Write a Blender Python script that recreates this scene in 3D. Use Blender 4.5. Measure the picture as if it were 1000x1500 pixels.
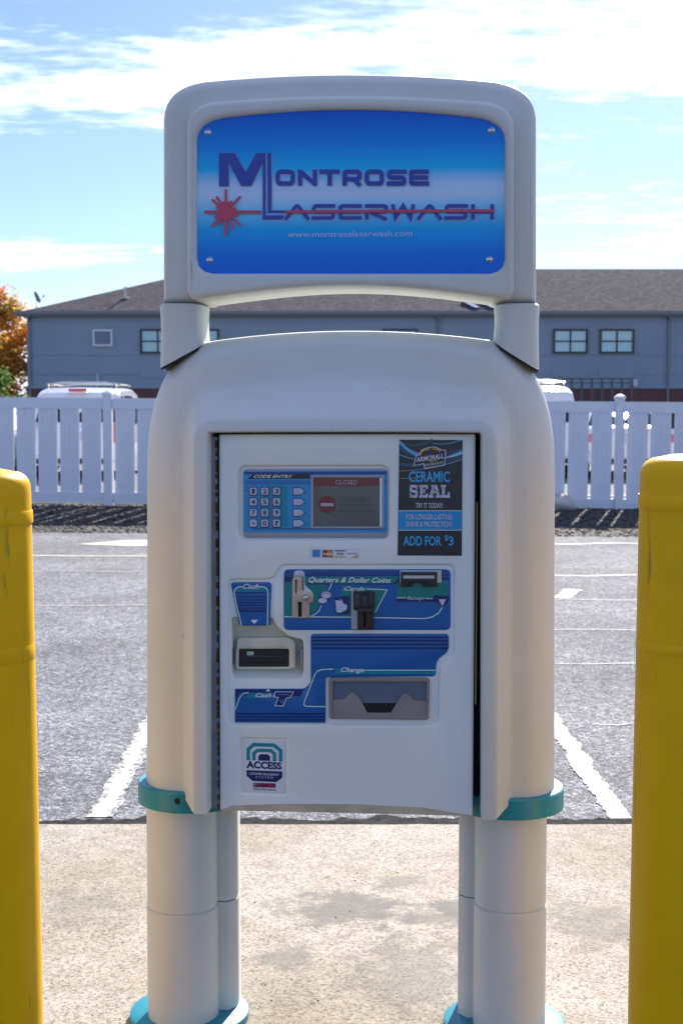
import bpy, bmesh, math, random
from math import radians as R, sin, cos, tan, pi, sqrt, atan2
from mathutils import Vector, Matrix
from mathutils.geometry import tessellate_polygon
random.seed(7)
scene = bpy.context.scene
for o in list(bpy.data.objects): bpy.data.objects.remove(o)

# ------------------------------------------------------------------ camera
CAM_H = 1.55; PITCH = R(4.15); F = 2000.0          # F: focal length in photo pixels (photo is 1000x1500)
cd = bpy.data.cameras.new('camera'); cam = bpy.data.objects.new('camera', cd)
scene.collection.objects.link(cam); scene.camera = cam
cam.location = (0, 0, CAM_H); cam.rotation_euler = (pi/2 - PITCH, 0, 0)
cd.sensor_fit = 'VERTICAL'; cd.sensor_height = 36; cd.sensor_width = 24; cd.lens = 36*F/1500
cd.clip_start = 0.05; cd.clip_end = 3000
cd.dof.use_dof = True; cd.dof.focus_distance = 3.25; cd.dof.aperture_fstop = 9.0

# ------------------------------------------------------------------ sky, sun, exposure
SUN_EL = R(33); SUN_AZ = R(16)                     # azimuth measured from +Y (straight ahead) towards +X
w = bpy.data.worlds.new('World'); scene.world = w; w.use_nodes = True
nt = w.node_tree; nt.nodes.clear(); N = nt.nodes.new; LK = nt.links.new
out = N('ShaderNodeOutputWorld'); bg = N('ShaderNodeBackground'); bg.inputs['Strength'].default_value = 0.062
sky = N('ShaderNodeTexSky'); sky.sky_type = 'NISHITA'; sky.sun_disc = False
sky.sun_elevation = SUN_EL; sky.sun_rotation = SUN_AZ
sky.air_density = 1.0; sky.dust_density = 0.3; sky.ozone_density = 1.4; sky.altitude = 100
def M2(op, a, b=None, c=None):
    n = N('ShaderNodeMath'); n.operation = op
    for i, v in enumerate((a, b, c)):
        if v is None: continue
        if isinstance(v, (int, float)): n.inputs[i].default_value = v
        else: LK(v, n.inputs[i])
    return n.outputs[0]
tc = N('ShaderNodeTexCoord'); sp = N('ShaderNodeSeparateXYZ'); LK(tc.outputs['Generated'], sp.inputs[0])
zc = M2('ADD', M2('MAXIMUM', sp.outputs['Z'], 0.0), 0.07)
cb = N('ShaderNodeCombineXYZ'); LK(M2('DIVIDE', sp.outputs['X'], zc), cb.inputs[0]); LK(M2('DIVIDE', sp.outputs['Y'], zc), cb.inputs[1])
def noise_w(scale, detail, rough, off):
    mp = N('ShaderNodeMapping'); LK(cb.outputs[0], mp.inputs[0]); mp.inputs['Location'].default_value = off
    mp.inputs['Scale'].default_value = (0.55, 1.0, 1)
    n = N('ShaderNodeTexNoise'); n.inputs['Scale'].default_value = scale; n.inputs['Detail'].default_value = detail
    n.inputs['Roughness'].default_value = rough; LK(mp.outputs[0], n.inputs['Vector']); return n.outputs['Fac']
big = noise_w(0.9, 2, 0.5, (5.3, 3.05, 0)); mid = noise_w(4.0, 4, 0.55, (1.7, 5.2, 0)); fine = noise_w(17, 5, 0.6, (0.4, 2.2, 0))
dens = M2('ADD', M2('ADD', M2('MULTIPLY', big, 1.25), M2('MULTIPLY', mid, 0.55)), M2('MULTIPLY', fine, 0.50))
mr = N('ShaderNodeMapRange'); mr.interpolation_type = 'SMOOTHSTEP'; LK(dens, mr.inputs['Value'])
mr.inputs['From Min'].default_value = 1.13; mr.inputs['From Max'].default_value = 1.42
mixc = N('ShaderNodeMix'); mixc.data_type = 'RGBA'
LK(M2('MULTIPLY', mr.outputs[0], 0.82), mixc.inputs['Factor']); LK(sky.outputs[0], mixc.inputs[6]); mixc.inputs[7].default_value = (15.5, 15.0, 14.2, 1)
wb = N('ShaderNodeMix'); wb.data_type = 'RGBA'; wb.blend_type = 'MULTIPLY'; wb.inputs['Factor'].default_value = 1.0   # daylight white balance
LK(mixc.outputs[2], wb.inputs[6]); wb.inputs[7].default_value = (0.78, 0.87, 1.22, 1); LK(wb.outputs[2], bg.inputs['Color']); LK(bg.outputs[0], out.inputs[0])

sd = bpy.data.lights.new('sun', 'SUN'); sd.energy = 5.0; sd.angle = R(0.53); sd.color = (1.0, 0.945, 0.86)
sun = bpy.data.objects.new('sun', sd); scene.collection.objects.link(sun)
sdir = Vector((sin(SUN_AZ)*cos(SUN_EL), cos(SUN_AZ)*cos(SUN_EL), sin(SUN_EL)))
sun.rotation_euler = sdir.to_track_quat('Z', 'Y').to_euler(); sun.location = sdir*60
scene.view_settings.view_transform = 'Standard'; scene.view_settings.look = 'None'
scene.view_settings.exposure = 1.12; scene.view_settings.gamma = 1.0
scene.view_settings.use_curve_mapping = False
scene.render.engine = 'CYCLES'; scene.cycles.max_bounces = 8; scene.cycles.diffuse_bounces = 4

# ------------------------------------------------------------------ measuring helpers
def ray(px, py):
    x = (px-500)/F; y = (750-py)/F
    return Vector((x, cos(PITCH)+y*sin(PITCH), -sin(PITCH)+y*cos(PITCH)))
def W(px, py, Y):                                  # point of the vertical plane Y metres ahead
    d = ray(px, py); t = Y/d.y
    return Vector((d.x*t, Y, CAM_H+d.z*t))
def G(px, py, z=0.0):                              # point of the ground
    d = ray(px, py); t = (z-CAM_H)/d.z
    return Vector((d.x*t, d.y*t, z))
KD = 3.36; KROT = R(-4.0); KX = W(511.5, 700, KD).x
KM = Matrix.Translation((KX, KD, 0)) @ Matrix.Rotation(KROT, 4, 'Z'); KMI = KM.inverted()
KC = KMI @ Vector((0, 0, CAM_H))
def L(px, py, yl):                                 # point of the kiosk's own plane y = yl (x, z)
    d = KMI.to_3x3() @ ray(px, py); t = (yl-KC.y)/d.y
    return (KC.x+d.x*t, KC.z+d.z*t)
def S(px, py, yl):                                 # the same for the mirror-symmetric shells
    p = W(px, py, KD+yl); return (p.x-W(511.5, py, KD+yl).x, p.z)
def lp(pts, yl): return [L(x, y, yl) for x, y in pts]

# ------------------------------------------------------------------ text outlines (made while the scene is still empty)
TEXTS = {}
def text_mesh(s, shear=0.0, bold=0.0):
    k = (s, shear, bold)
    if k not in TEXTS:
        cu = bpy.data.curves.new('t', 'FONT'); cu.body = s; cu.shear = shear; cu.offset = bold; cu.resolution_u = 3
        ob = bpy.data.objects.new('t', cu); scene.collection.objects.link(ob)
        dg = bpy.context.evaluated_depsgraph_get(); me = bpy.data.meshes.new_from_object(ob.evaluated_get(dg))
        TEXTS[k] = ([v.co.copy() for v in me.vertices], [tuple(p.vertices) for p in me.polygons])
        bpy.data.objects.remove(ob); bpy.data.curves.remove(cu); bpy.data.meshes.remove(me)
    return TEXTS[k]

# ------------------------------------------------------------------ materials
MATS = {}
def mat(name, col, rough=0.5, metal=0.0, var=0.0, vscale=6.0, bump=0.0, bscale=80.0, spec=0.5, coat=0.0, col2=None, thr=None, emit=None, gen=False, stretch=(1, 1, 1)):
    if name in MATS: return MATS[name]
    m = bpy.data.materials.new(name); m.use_nodes = True; t = m.node_tree; b = t.nodes['Principled BSDF']
    b.inputs['Base Color'].default_value = (*col, 1); b.inputs['Roughness'].default_value = rough
    b.inputs['Metallic'].default_value = metal; b.inputs['Specular IOR Level'].default_value = spec
    b.inputs['Coat Weight'].default_value = coat; b.inputs['Coat Roughness'].default_value = 0.08
    if emit: b.inputs['Emission Color'].default_value = (*col, 1); b.inputs['Emission Strength'].default_value = emit
    tcn = t.nodes.new('ShaderNodeTexCoord'); mp = t.nodes.new('ShaderNodeMapping'); mp.inputs['Scale'].default_value = stretch
    t.links.new(tcn.outputs['Generated' if gen else 'Object'], mp.inputs[0])
    if var > 0 or col2:
        n = t.nodes.new('ShaderNodeTexNoise'); n.inputs['Scale'].default_value = vscale; n.inputs['Detail'].default_value = 6; n.inputs['Roughness'].default_value = 0.6
        t.links.new(mp.outputs[0], n.inputs['Vector'])
        r = t.nodes.new('ShaderNodeValToRGB')
        lo, hi = thr or (0.3, 0.7)
        r.color_ramp.elements[0].position = lo; r.color_ramp.elements[1].position = hi
        c1 = col2 or tuple(c*(1-var) for c in col); c2 = col if col2 else tuple(min(1, c*(1+var)) for c in col)
        r.color_ramp.elements[0].color = (*c1, 1); r.color_ramp.elements[1].color = (*c2, 1)
        t.links.new(n.outputs['Fac'], r.inputs[0]); t.links.new(r.outputs[0], b.inputs['Base Color'])
    if bump > 0:
        n2 = t.nodes.new('ShaderNodeTexNoise'); n2.inputs['Scale'].default_value = bscale; n2.inputs['Detail'].default_value = 4
        t.links.new(mp.outputs[0], n2.inputs['Vector'])
        bp = t.nodes.new('ShaderNodeBump'); bp.inputs['Strength'].default_value = bump; bp.inputs['Distance'].default_value = 0.01
        t.links.new(n2.outputs['Fac'], bp.inputs['Height']); t.links.new(bp.outputs[0], b.inputs['Normal'])
    MATS[name] = m; return m
def nodes_of(name, rough=0.8, spec=0.3):
    m = bpy.data.materials.new(name); m.use_nodes = True; t = m.node_tree; b = t.nodes['Principled BSDF']
    b.inputs['Roughness'].default_value = rough; b.inputs['Specular IOR Level'].default_value = spec
    MATS[name] = m
    def nd(kind, ins=None, **kw):
        n = t.nodes.new(kind)
        for k, v in kw.items(): setattr(n, k, v)
        for k, v in (ins or {}).items():
            if hasattr(v, 'is_linked') or hasattr(v, 'links'): t.links.new(v, n.inputs[k])
            else: n.inputs[k].default_value = v
        return n
    def ramp(fac, stops):
        r = t.nodes.new('ShaderNodeValToRGB'); t.links.new(fac, r.inputs[0]); e = r.color_ramp.elements
        while len(e) < len(stops): e.new(0.5)
        for i, (p, c) in enumerate(stops): e[i].position = p; e[i].color = (*c, 1) if len(c) == 3 else c
        return r.outputs[0]
    return m, t, b, nd, ramp

# ------------------------------------------------------------------ mesh helpers
col = scene.collection
def link(name, verts, faces, m, parent=None, smooth=None):
    me = bpy.data.meshes.new(name); me.from_pydata([tuple(v) for v in verts], [], faces); me.validate()
    bm = bmesh.new(); bm.from_mesh(me); bmesh.ops.recalc_face_normals(bm, faces=bm.faces); bm.to_mesh(me); bm.free()
    if smooth is not None:
        me.polygons.foreach_set('use_smooth', [True]*len(me.polygons)); me.set_sharp_from_angle(angle=R(smooth))
    me.materials.append(m)
    o = bpy.data.objects.new(name, me); col.objects.link(o)
    if parent: o.parent = parent
    return o
def tag(o, label=None, cat=None, group=None, kind=None):
    if label: o['label'] = label
    if cat: o['category'] = cat
    if group: o['group'] = group
    if kind: o['kind'] = kind
    return o
def empty(name, loc, rz=0.0, label=None, cat=None, group=None):
    o = bpy.data.objects.new(name, None); col.objects.link(o); o.location = loc; o.rotation_euler = (0, 0, rz)
    o.empty_display_size = 0.2
    return tag(o, label, cat, group)
def bx(V, Fc, c, s, M=None, ch=0.0):               # box (chamfered in plan when ch > 0)
    n0 = len(V); hx, hy, hz = s[0]/2, s[1]/2, s[2]/2
    if ch <= 0: ring = [(-hx, -hy), (hx, -hy), (hx, hy), (-hx, hy)]
    else: ring = [(-hx+ch, -hy), (hx-ch, -hy), (hx, -hy+ch), (hx, hy-ch), (hx-ch, hy), (-hx+ch, hy), (-hx, hy-ch), (-hx, -hy+ch)]
    k = len(ring)
    for z in (-hz, hz):
        for (x, y) in ring:
            p = Vector((x, y, z))
            if M: p = M @ p
            V.append(Vector(c)+p)
    for i in range(k): Fc.append((n0+i, n0+(i+1) % k, n0+k+(i+1) % k, n0+k+i))
    Fc.append(tuple(n0+i for i in reversed(range(k)))); Fc.append(tuple(n0+k+i for i in range(k)))
def box(name, c, s, m, parent=None, M=None, bev=0.0):
    V, Fc = [], []; bx(V, Fc, c, s, M)
    o = link(name, V, Fc, m, parent)
    if bev > 0:
        bm = bmesh.new(); bm.from_mesh(o.data)
        bmesh.ops.bevel(bm, geom=list(bm.edges), offset=bev, segments=2, affect='EDGES', clamp_overlap=True)
        bm.to_mesh(o.data); bm.free()
        o.data.polygons.foreach_set('use_smooth', [True]*len(o.data.polygons)); o.data.set_sharp_from_angle(angle=R(50))
    return o
def lathe(name, prof, m, parent=None, n=40, c=(0, 0), smooth=40):   # prof: (r, z)
    V, Fc = [], []
    for r, z in prof:
        for i in range(n): a = 2*pi*i/n; V.append((c[0]+r*cos(a), c[1]+r*sin(a), z))
    for j in range(len(prof)-1):
        for i in range(n): Fc.append((j*n+i, j*n+(i+1) % n, (j+1)*n+(i+1) % n, (j+1)*n+i))
    if prof[0][0] > 1e-4: Fc.append(tuple(range(n)))
    if prof[-1][0] > 1e-4: Fc.append(tuple((len(prof)-1)*n+i for i in range(n)))
    return link(name, V, Fc, m, parent, smooth)
def tube(V, Fc, pts, r, n=8):
    pts = [Vector(p) for p in pts]; n0 = len(V)
    for i, p in enumerate(pts):
        d = (pts[min(i+1, len(pts)-1)]-pts[max(i-1, 0)]).normalized()
        a = d.cross(Vector((0, 0, 1))); a = a.normalized() if a.length > 1e-3 else Vector((1, 0, 0)); b = d.cross(a)
        rr = r[i] if isinstance(r, (list, tuple)) else r
        for k in range(n): t = 2*pi*k/n; V.append(p+a*cos(t)*rr+b*sin(t)*rr)
    for i in range(len(pts)-1):
        for k in range(n): Fc.append((n0+i*n+k, n0+i*n+(k+1) % n, n0+(i+1)*n+(k+1) % n, n0+(i+1)*n+k))
    Fc.append(tuple(n0+k for k in range(n))); Fc.append(tuple(n0+(len(pts)-1)*n+k for k in range(n)))
# --- 2D outlines
def rnd(pts, r, seg=6):                            # polygon with rounded corners; r a number or one per corner
    n = len(pts); o = []
    for i in range(n):
        rr = r[i] if isinstance(r, (list, tuple)) else r
        p = Vector(pts[i]); a = Vector(pts[i-1])-p; b = Vector(pts[(i+1) % n])-p
        rr = min(rr, a.length*0.48, b.length*0.48)
        if rr < 1e-6: o.append(tuple(p)); continue
        A = p+a.normalized()*rr; B = p+b.normalized()*rr
        for k in range(seg+1):
            t = k/seg; o.append(tuple(A*(1-t)**2+p*2*t*(1-t)+B*t*t))
    return o
def rrect(x0, y0, x1, y1, r, seg=6): return rnd([(x0, y0), (x1, y0), (x1, y1), (x0, y1)], r, seg)
def area(p): return 0.5*sum(p[i-1][0]*p[i][1]-p[i][0]*p[i-1][1] for i in range(len(p)))
def clean(p):
    o = []
    for q in p:
        if not o or (Vector(q)-Vector(o[-1])).length > 1e-6: o.append(q)
    if (Vector(o[0])-Vector(o[-1])).length < 1e-6: o.pop()
    return o
def inset(p, d):                                   # CCW outline moves inwards by d
    n = len(p); o = []
    for i in range(n):
        a = Vector(p[i])-Vector(p[i-1]); b = Vector(p[(i+1) % n])-Vector(p[i])
        na = Vector((-a.y, a.x)).normalized(); nb = Vector((-b.y, b.x)).normalized()
        m_ = na+nb; den = max(0.35, 1+na.dot(nb)); q = Vector(p[i])+m_/den*d; o.append(tuple(q))
    return o
def slab(name, outline, y0, y1, m, parent=None, holes=(), bev=0.0, seg=3, smooth=35, back=True):
    """outline in kiosk (x, z); front face at y0 (towards the viewer), back at y1; rounded front edges"""
    outline = clean(outline); outline = outline if area(outline) > 0 else outline[::-1]
    hs = [clean(h) for h in holes]; hs = [h if area(h) < 0 else h[::-1] for h in hs]
    V, Fc = [], []; fronts = []; backs = []
    for lo in [outline]+hs:
        n = len(lo); rings = [(lo, y1)]
        if bev > 0:
            for k in range(seg+1):
                a = k/seg*pi/2; rings.append((inset(lo, bev*(1-cos(a))), y0+bev*(1-sin(a))))
        else: rings.append((lo, y0))
        b0 = len(V)
        for pts, y in rings:
            for (x, z) in pts: V.append((x, y, z))
        for j in range(len(rings)-1):
            for i in range(n): Fc.append((b0+j*n+i, b0+j*n+(i+1) % n, b0+(j+1)*n+(i+1) % n, b0+(j+1)*n+i))
        fronts.append((rings[-1][0], b0+(len(rings)-1)*n)); backs.append((lo, b0))
    for group in ((fronts, backs) if back else (fronts,)):
        idx = []
        for pts, b0 in group: idx += [b0+i for i in range(len(pts))]
        for tri in tessellate_polygon([[Vector((x, z, 0)) for x, z in pts] for pts, _ in group]):
            Fc.append(tuple(idx[i] for i in tri))
    return link(name, V, Fc, m, parent, smooth)
class Print:                                       # flat print: many coplanar shapes in one mesh, each a hair above the last
    def __init__(s, y): s.V, s.F, s.y = [], [], y
    def poly(s, pts, holes=()):
        s.y -= 0.00004; loops = [clean(pts)]+[clean(h) for h in holes]; n0 = len(s.V)
        for lo in loops: s.V += [(x, s.y, z) for x, z in lo]
        for tri in tessellate_polygon([[Vector((x, z, 0)) for x, z in lo] for lo in loops]): s.F.append(tuple(n0+i for i in tri))
        return s
    def line(s, pts, wd, closed=False):
        n = len(pts); Lr, Rr = [], []
        for i in range(n):
            p = Vector(pts[i]); a = p-Vector(pts[i-1]) if (i > 0 or closed) else None; b = Vector(pts[(i+1) % n])-p if (i < n-1 or closed) else None
            a = a or b; b = b or a
            na = Vector((-a.y, a.x)).normalized(); nb = Vector((-b.y, b.x)).normalized()
            q = (na+nb)/max(0.3, 1+na.dot(nb))*(wd/2); Lr.append(p+q); Rr.append(p-q)
        s.y -= 0.00004; n0 = len(s.V)
        for a, b in zip(Lr, Rr): s.V += [(a.x, s.y, a.y), (b.x, s.y, b.y)]
        for i in range(n if closed else n-1):
            j = (i+1) % n; s.F.append((n0+2*i, n0+2*j, n0+2*j+1, n0+2*i+1))
        return s
    def text(s, st, p0, p1, shear=0.0, bold=0.0, skew=0.0):      # fitted into the box p0 (x, z low) .. p1
        s.y -= 0.00004; vs, fs = text_mesh(st, shear, bold); n0 = len(s.V)
        x0 = min(v.x for v in vs); x1 = max(v.x for v in vs); z0 = min(v.y for v in vs); z1 = max(v.y for v in vs)
        for v in vs:
            u = (v.x-x0)/(x1-x0); s.V.append((p0[0]+u*(p1[0]-p0[0]), s.y, p0[1]+(v.y-z0)/(z1-z0)*(p1[1]-p0[1])+skew*u))
        s.F += [tuple(n0+i for i in f) for f in fs]; return s
    def build(s, name, m, parent):
        return link(name, s.V, s.F, m, parent)
def ell(cx, cy, rx, ry, n=24, a0=0, a1=2*pi): return [(cx+rx*cos(a0+(a1-a0)*i/n), cy+ry*sin(a0+(a1-a0)*i/n)) for i in range(n if a1-a0 > 6.28 else n+1)]

# ================================================================== GROUND
AZ = -0.02                                          # level of the asphalt; the concrete pad is z = 0
m, t, b, nd, ramp = nodes_of('asphalt', 0.88, 0.12)
tcn = nd('ShaderNodeTexCoord'); ob = tcn.outputs['Object']
v1 = nd('ShaderNodeTexVoronoi', {'Vector': ob, 'Scale': 62.0}); v2 = nd('ShaderNodeTexVoronoi', {'Vector': ob, 'Scale': 150.0})
sep = nd('ShaderNodeSeparateColor', {'Color': v1.outputs['Color']}); sep2 = nd('ShaderNodeSeparateColor', {'Color': v2.outputs['Color']})
n1 = nd('ShaderNodeTexNoise', {'Vector': ob, 'Scale': 0.8, 'Detail': 7.0, 'Roughness': 0.62})
n3 = nd('ShaderNodeTexNoise', {'Vector': ob, 'Scale': 9.0, 'Detail': 5.0})
stone = ramp(sep.outputs[0], [(0.0, (.05, .052, .06)), (0.30, (.17, .175, .19)), (0.65, (.33, .335, .35)), (1.0, (.62, .62, .63))])
grit = ramp(sep2.outputs[1], [(0.0, (.05, .052, .058)), (0.5, (.24, .245, .26)), (1.0, (.50, .50, .51))])
mx = nd('ShaderNodeMix', {'Factor': 0.45, 6: stone, 7: grit}, data_type='RGBA')
gap = nd('ShaderNodeTexVoronoi', {'Vector': ob, 'Scale': 62.0}, feature='DISTANCE_TO_EDGE')
gapr = ramp(gap.outputs['Distance'], [(0.0, (.30, .30, .31)), (0.10, (1, 1, 1))])
mg = nd('ShaderNodeMix', {'Factor': 1.0, 6: mx.outputs[2], 7: gapr}, data_type='RGBA', blend_type='MULTIPLY')
patch = ramp(n1.outputs['Fac'], [(0.28, (.55, .55, .57)), (0.52, (.85, .85, .85)), (0.75, (1.1, 1.1, 1.09))])
mp_ = nd('ShaderNodeMix', {'Factor': 1.0, 6: mg.outputs[2], 7: patch}, data_type='RGBA', blend_type='MULTIPLY')
pt2 = ramp(n3.outputs['Fac'], [(0.3, (.82, .82, .83)), (0.7, (1.12, 1.12, 1.12))])
mp2 = nd('ShaderNodeMix', {'Factor': 1.0, 6: mp_.outputs[2], 7: pt2}, data_type='RGBA', blend_type='MULTIPLY')
t.links.new(mp2.outputs[2], b.inputs['Base Color'])
hs = nd('ShaderNodeMath', {0: gap.outputs['Distance'], 1: sep.outputs[0]}, operation='ADD')
bp = nd('ShaderNodeBump', {'Height': hs.outputs[0], 'Strength': 0.75, 'Distance': 0.006}); t.links.new(bp.outputs[0], b.inputs['Normal'])

g = link('asphalt_lot', [(-900, -300, AZ), (900, -300, AZ), (900, 1500, AZ), (-900, 1500, AZ)], [(0, 1, 2, 3)], MATS['asphalt']); tag(g, kind='structure')

m, t, b, nd, ramp = nodes_of('concrete', 0.85, 0.25)
tcn = nd('ShaderNodeTexCoord'); ob = tcn.outputs['Object']
a1 = nd('ShaderNodeTexNoise', {'Vector': ob, 'Scale': 1.6, 'Detail': 8.0, 'Roughness': 0.62, 'Distortion': 0.3})
a2 = nd('ShaderNodeTexNoise', {'Vector': ob, 'Scale': 11.0, 'Detail': 6.0, 'Roughness': 0.65})
a3 = nd('ShaderNodeTexVoronoi', {'Vector': ob, 'Scale': 170.0}); s3 = nd('ShaderNodeSeparateColor', {'Color': a3.outputs['Color']})
base = ramp(a1.outputs['Fac'], [(0.30, (.265, .23, .185)), (0.5, (.325, .292, .247)), (0.68, (.365, .34, .305))])
blot = ramp(a2.outputs['Fac'], [(0.30, (.80, .79, .76)), (0.55, (1, 1, 1)), (0.75, (1.12, 1.10, 1.04))])
spk = ramp(s3.outputs[0], [(0.0, (.35, .28, .20)), (0.22, (.78, .70, .60)), (0.5, (1, 1, .98)), (1.0, (1.35, 1.32, 1.26))])
c1 = nd('ShaderNodeMix', {'Factor': 1.0, 6: base, 7: blot}, data_type='RGBA', blend_type='MULTIPLY')
c2 = nd('ShaderNodeMix', {'Factor': 0.8, 6: c1.outputs[2], 7: spk}, data_type='RGBA', blend_type='MULTIPLY')
cur = c2.outputs[2]
for (px, py, rx, ry, st) in [(505, 1330, .22, .085, .85), (590, 1292, .10, .03, .6), (655, 1331, .06, .04, .9), (420, 1400, .09, .06, .6), (610, 1425, .20, .15, .5), (870, 1350, .16, .10, .5), (640, 1345, .20, .04, .7), (120, 1330, .2, .1, .3)]:
    p = G(px, py)                                    # oil and water stains where they lie on the slab
    mpn = nd('ShaderNodeMapping', {'Vector': ob}, vector_type='TEXTURE'); mpn.inputs['Location'].default_value = p; mpn.inputs['Scale'].default_value = (rx, ry*2.2, 1)
    gn = nd('ShaderNodeVectorMath', {0: mpn.outputs[0]}, operation='LENGTH')
    wob = nd('ShaderNodeMath', {0: a2.outputs['Fac'], 1: 2.6, 2: -1.3}, operation='MULTIPLY_ADD')
    ad = nd('ShaderNodeMath', {0: gn.outputs['Value'], 1: wob.outputs[0]}, operation='ADD')
    fr = nd('ShaderNodeMapRange', {'Value': ad.outputs[0], 'From Min': 0.35, 'From Max': 1.15, 'To Min': st, 'To Max': 0.0}, interpolation_type='SMOOTHSTEP')
    cm = nd('ShaderNodeMix', {'Factor': fr.outputs[0], 6: cur, 7: (.135, .125, .115, 1)}, data_type='RGBA'); cur = cm.outputs[2]
t.links.new(cur, b.inputs['Base Color'])
bp = nd('ShaderNodeBump', {'Height': s3.outputs[0], 'Strength': 0.35, 'Distance': 0.003}); t.links.new(bp.outputs[0], b.inputs['Normal'])

pe = G(500, 1206).y                                 # far edge of the concrete pad
V, Fc = [], []
nx = 160
for k in range(nx+1):
    x = -8+16*k/nx; e = pe+random.uniform(-.004, .004)
    V += [(x, 3.12, -.12), (x, 3.132, 0), (x, e-.012, 0), (x, e, -.012), (x, e, -.12)]
for k in range(nx):
    a = 5*k
    for j in range(4): Fc.append((a+j, a+5+j, a+6+j, a+1+j))
pad = tag(link('concrete_pad', V, Fc, MATS['concrete'], None, 30), kind='structure')

mat('low_bounce_dark', (.045, .046, .05), .8, var=.3, vscale=3, bump=.4, bscale=120, spec=.25)  # kept dark so the unseen ground throws little warm light back
tag(link('unseen_dark_lane', [(-30, -14, AZ+.004), (30, -14, AZ+.004), (30, 3.115, AZ+.004), (-30, 3.115, AZ+.004)], [(0, 1, 2, 3)], MATS['low_bounce_dark']), kind='structure')  # added out of view before the pad, to cut bounce onto the kiosk

# crumbled dark joint between pad and asphalt
mat('tar', (.03, .03, .032), 0.95, var=.7, vscale=30, bump=.6, bscale=60, spec=.05)
V, Fc = [], []
for k in range(nx*3+1):
    x = -8+16*k/(nx*3); a = pe+.003; wv = .115+.02*sin(x*7)+random.uniform(-.025, .04)
    V += [(x, a, AZ+.003), (x, a+max(.012, wv), AZ+.0035)]
for k in range(nx*3): Fc.append((2*k, 2*k+2, 2*k+3, 2*k+1))
tag(link('pavement_joint', V, Fc, MATS['tar']), kind='structure')

# worn paint
m, t, b, nd, ramp = nodes_of('worn_paint', 0.7, 0.3)
tcn = nd('ShaderNodeTexCoord'); ob = tcn.outputs['Object']
q1 = nd('ShaderNodeTexNoise', {'Vector': ob, 'Scale': 70.0, 'Detail': 6.0, 'Roughness': 0.8}); q2 = nd('ShaderNodeTexNoise', {'Vector': ob, 'Scale': 5.0, 'Detail': 3.0})
vc = nd('ShaderNodeTexVoronoi', {'Vector': ob, 'Scale': 62.0}); vs = nd('ShaderNodeSeparateColor', {'Color': vc.outputs['Color']})
s0 = nd('ShaderNodeMath', {0: vs.outputs[0], 1: .42, 2: q2.outputs['Fac']}, operation='MULTIPLY_ADD')
sm = nd('ShaderNodeMath', {0: q1.outputs['Fac'], 1: s0.outputs[0]}, operation='ADD')
pm = ramp(sm.outputs[0], [(0.50, (0, 0, 0)), (0.62, (1, 1, 1))])
st_c = ramp(vs.outputs[0], [(0.0, (.05, .052, .06)), (0.30, (.16, .165, .18)), (0.65, (.29, .295, .31)), (1.0, (.52, .52, .53))])
px_ = nd('ShaderNodeMix', {'Factor': pm, 6: st_c, 7: (.47, .47, .47, 1)}, data_type='RGBA'); t.links.new(px_.outputs[2], b.inputs['Base Color'])
# ramp input runs past 1: halve it
wr = nd('ShaderNodeAttribute', attribute_name='wear'); we = nd('ShaderNodeMath', {0: wr.outputs['Fac'], 1: .75, 2: -.42}, operation='MULTIPLY_ADD'); s5 = nd('ShaderNodeMath', {0: sm.outputs[0], 1: we.outputs[0]}, operation='ADD')
hv = nd('ShaderNodeMath', {0: s5.outputs[0], 1: 0.5}, operation='MULTIPLY'); t.links.new(hv.outputs[0], t.nodes['Color Ramp'].inputs[0])
m, t, b, nd, ramp = nodes_of('worn_cream_paint', 0.7, 0.3)
tcn = nd('ShaderNodeTexCoord'); ob = tcn.outputs['Object']
q1 = nd('ShaderNodeTexNoise', {'Vector': ob, 'Scale': 20.0, 'Detail': 5.0, 'Roughness': 0.7})
t.links.new(ramp(q1.outputs['Fac'], [(0.30, (.2, .2, .2)), (0.42, (.52, .46, .33)), (0.7, (.60, .54, .40))]), b.inputs['Base Color'])
def strip(name, pts, wd, m, z=AZ+.004, jag=.15, step=.02):
    pts = [Vector((p.x, p.y, 0)) for p in pts]; P = []
    for a, b_ in zip(pts, pts[1:]):
        n = max(1, int((b_-a).length/step)); P += [a.lerp(b_, i/n) for i in range(n)]
    P.append(pts[-1]); V, Fc, E = [], [], []; ja = jb = 0.0
    for i, p in enumerate(P):
        d = (P[min(i+1, len(P)-1)]-P[max(i-1, 0)]).normalized(); n = Vector((-d.y, d.x, 0))*wd*.62
        ja = ja*.7+random.uniform(-jag, jag)*.45; jb = jb*.7+random.uniform(-jag, jag)*.45; up = Vector((0, 0, z))
        V += [p+n*(1+ja)+up, p+up, p-n*(1+jb)+up]; E += [0.0, 1.0, 0.0]
    for i in range(len(P)-1): Fc += [(3*i, 3*i+3, 3*i+4, 3*i+1), (3*i+1, 3*i+4, 3*i+5, 3*i+2)]
    o = link(name, V, Fc, m); at = o.data.attributes.new('wear', 'FLOAT', 'POINT'); at.data.foreach_set('value', E)
    return tag(o, kind='structure')
def far(a, b_, ylim):                               # carry a ground line on to y = ylim
    d = b_-a; return a+d*((ylim-a.y)/d.y)
a, b_ = G(148, 1198, AZ), G(205, 1092, AZ); strip('parking_line', [a, b_, far(a, b_, 9.6)], .085, MATS['worn_paint'], jag=.35)
a, b_ = G(908, 1200, AZ), G(833, 1092, AZ); strip('parking_line', [a, G(868, 1145, AZ), b_, far(a, b_, 9.6)], .075, MATS['worn_paint'], jag=.4)
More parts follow.
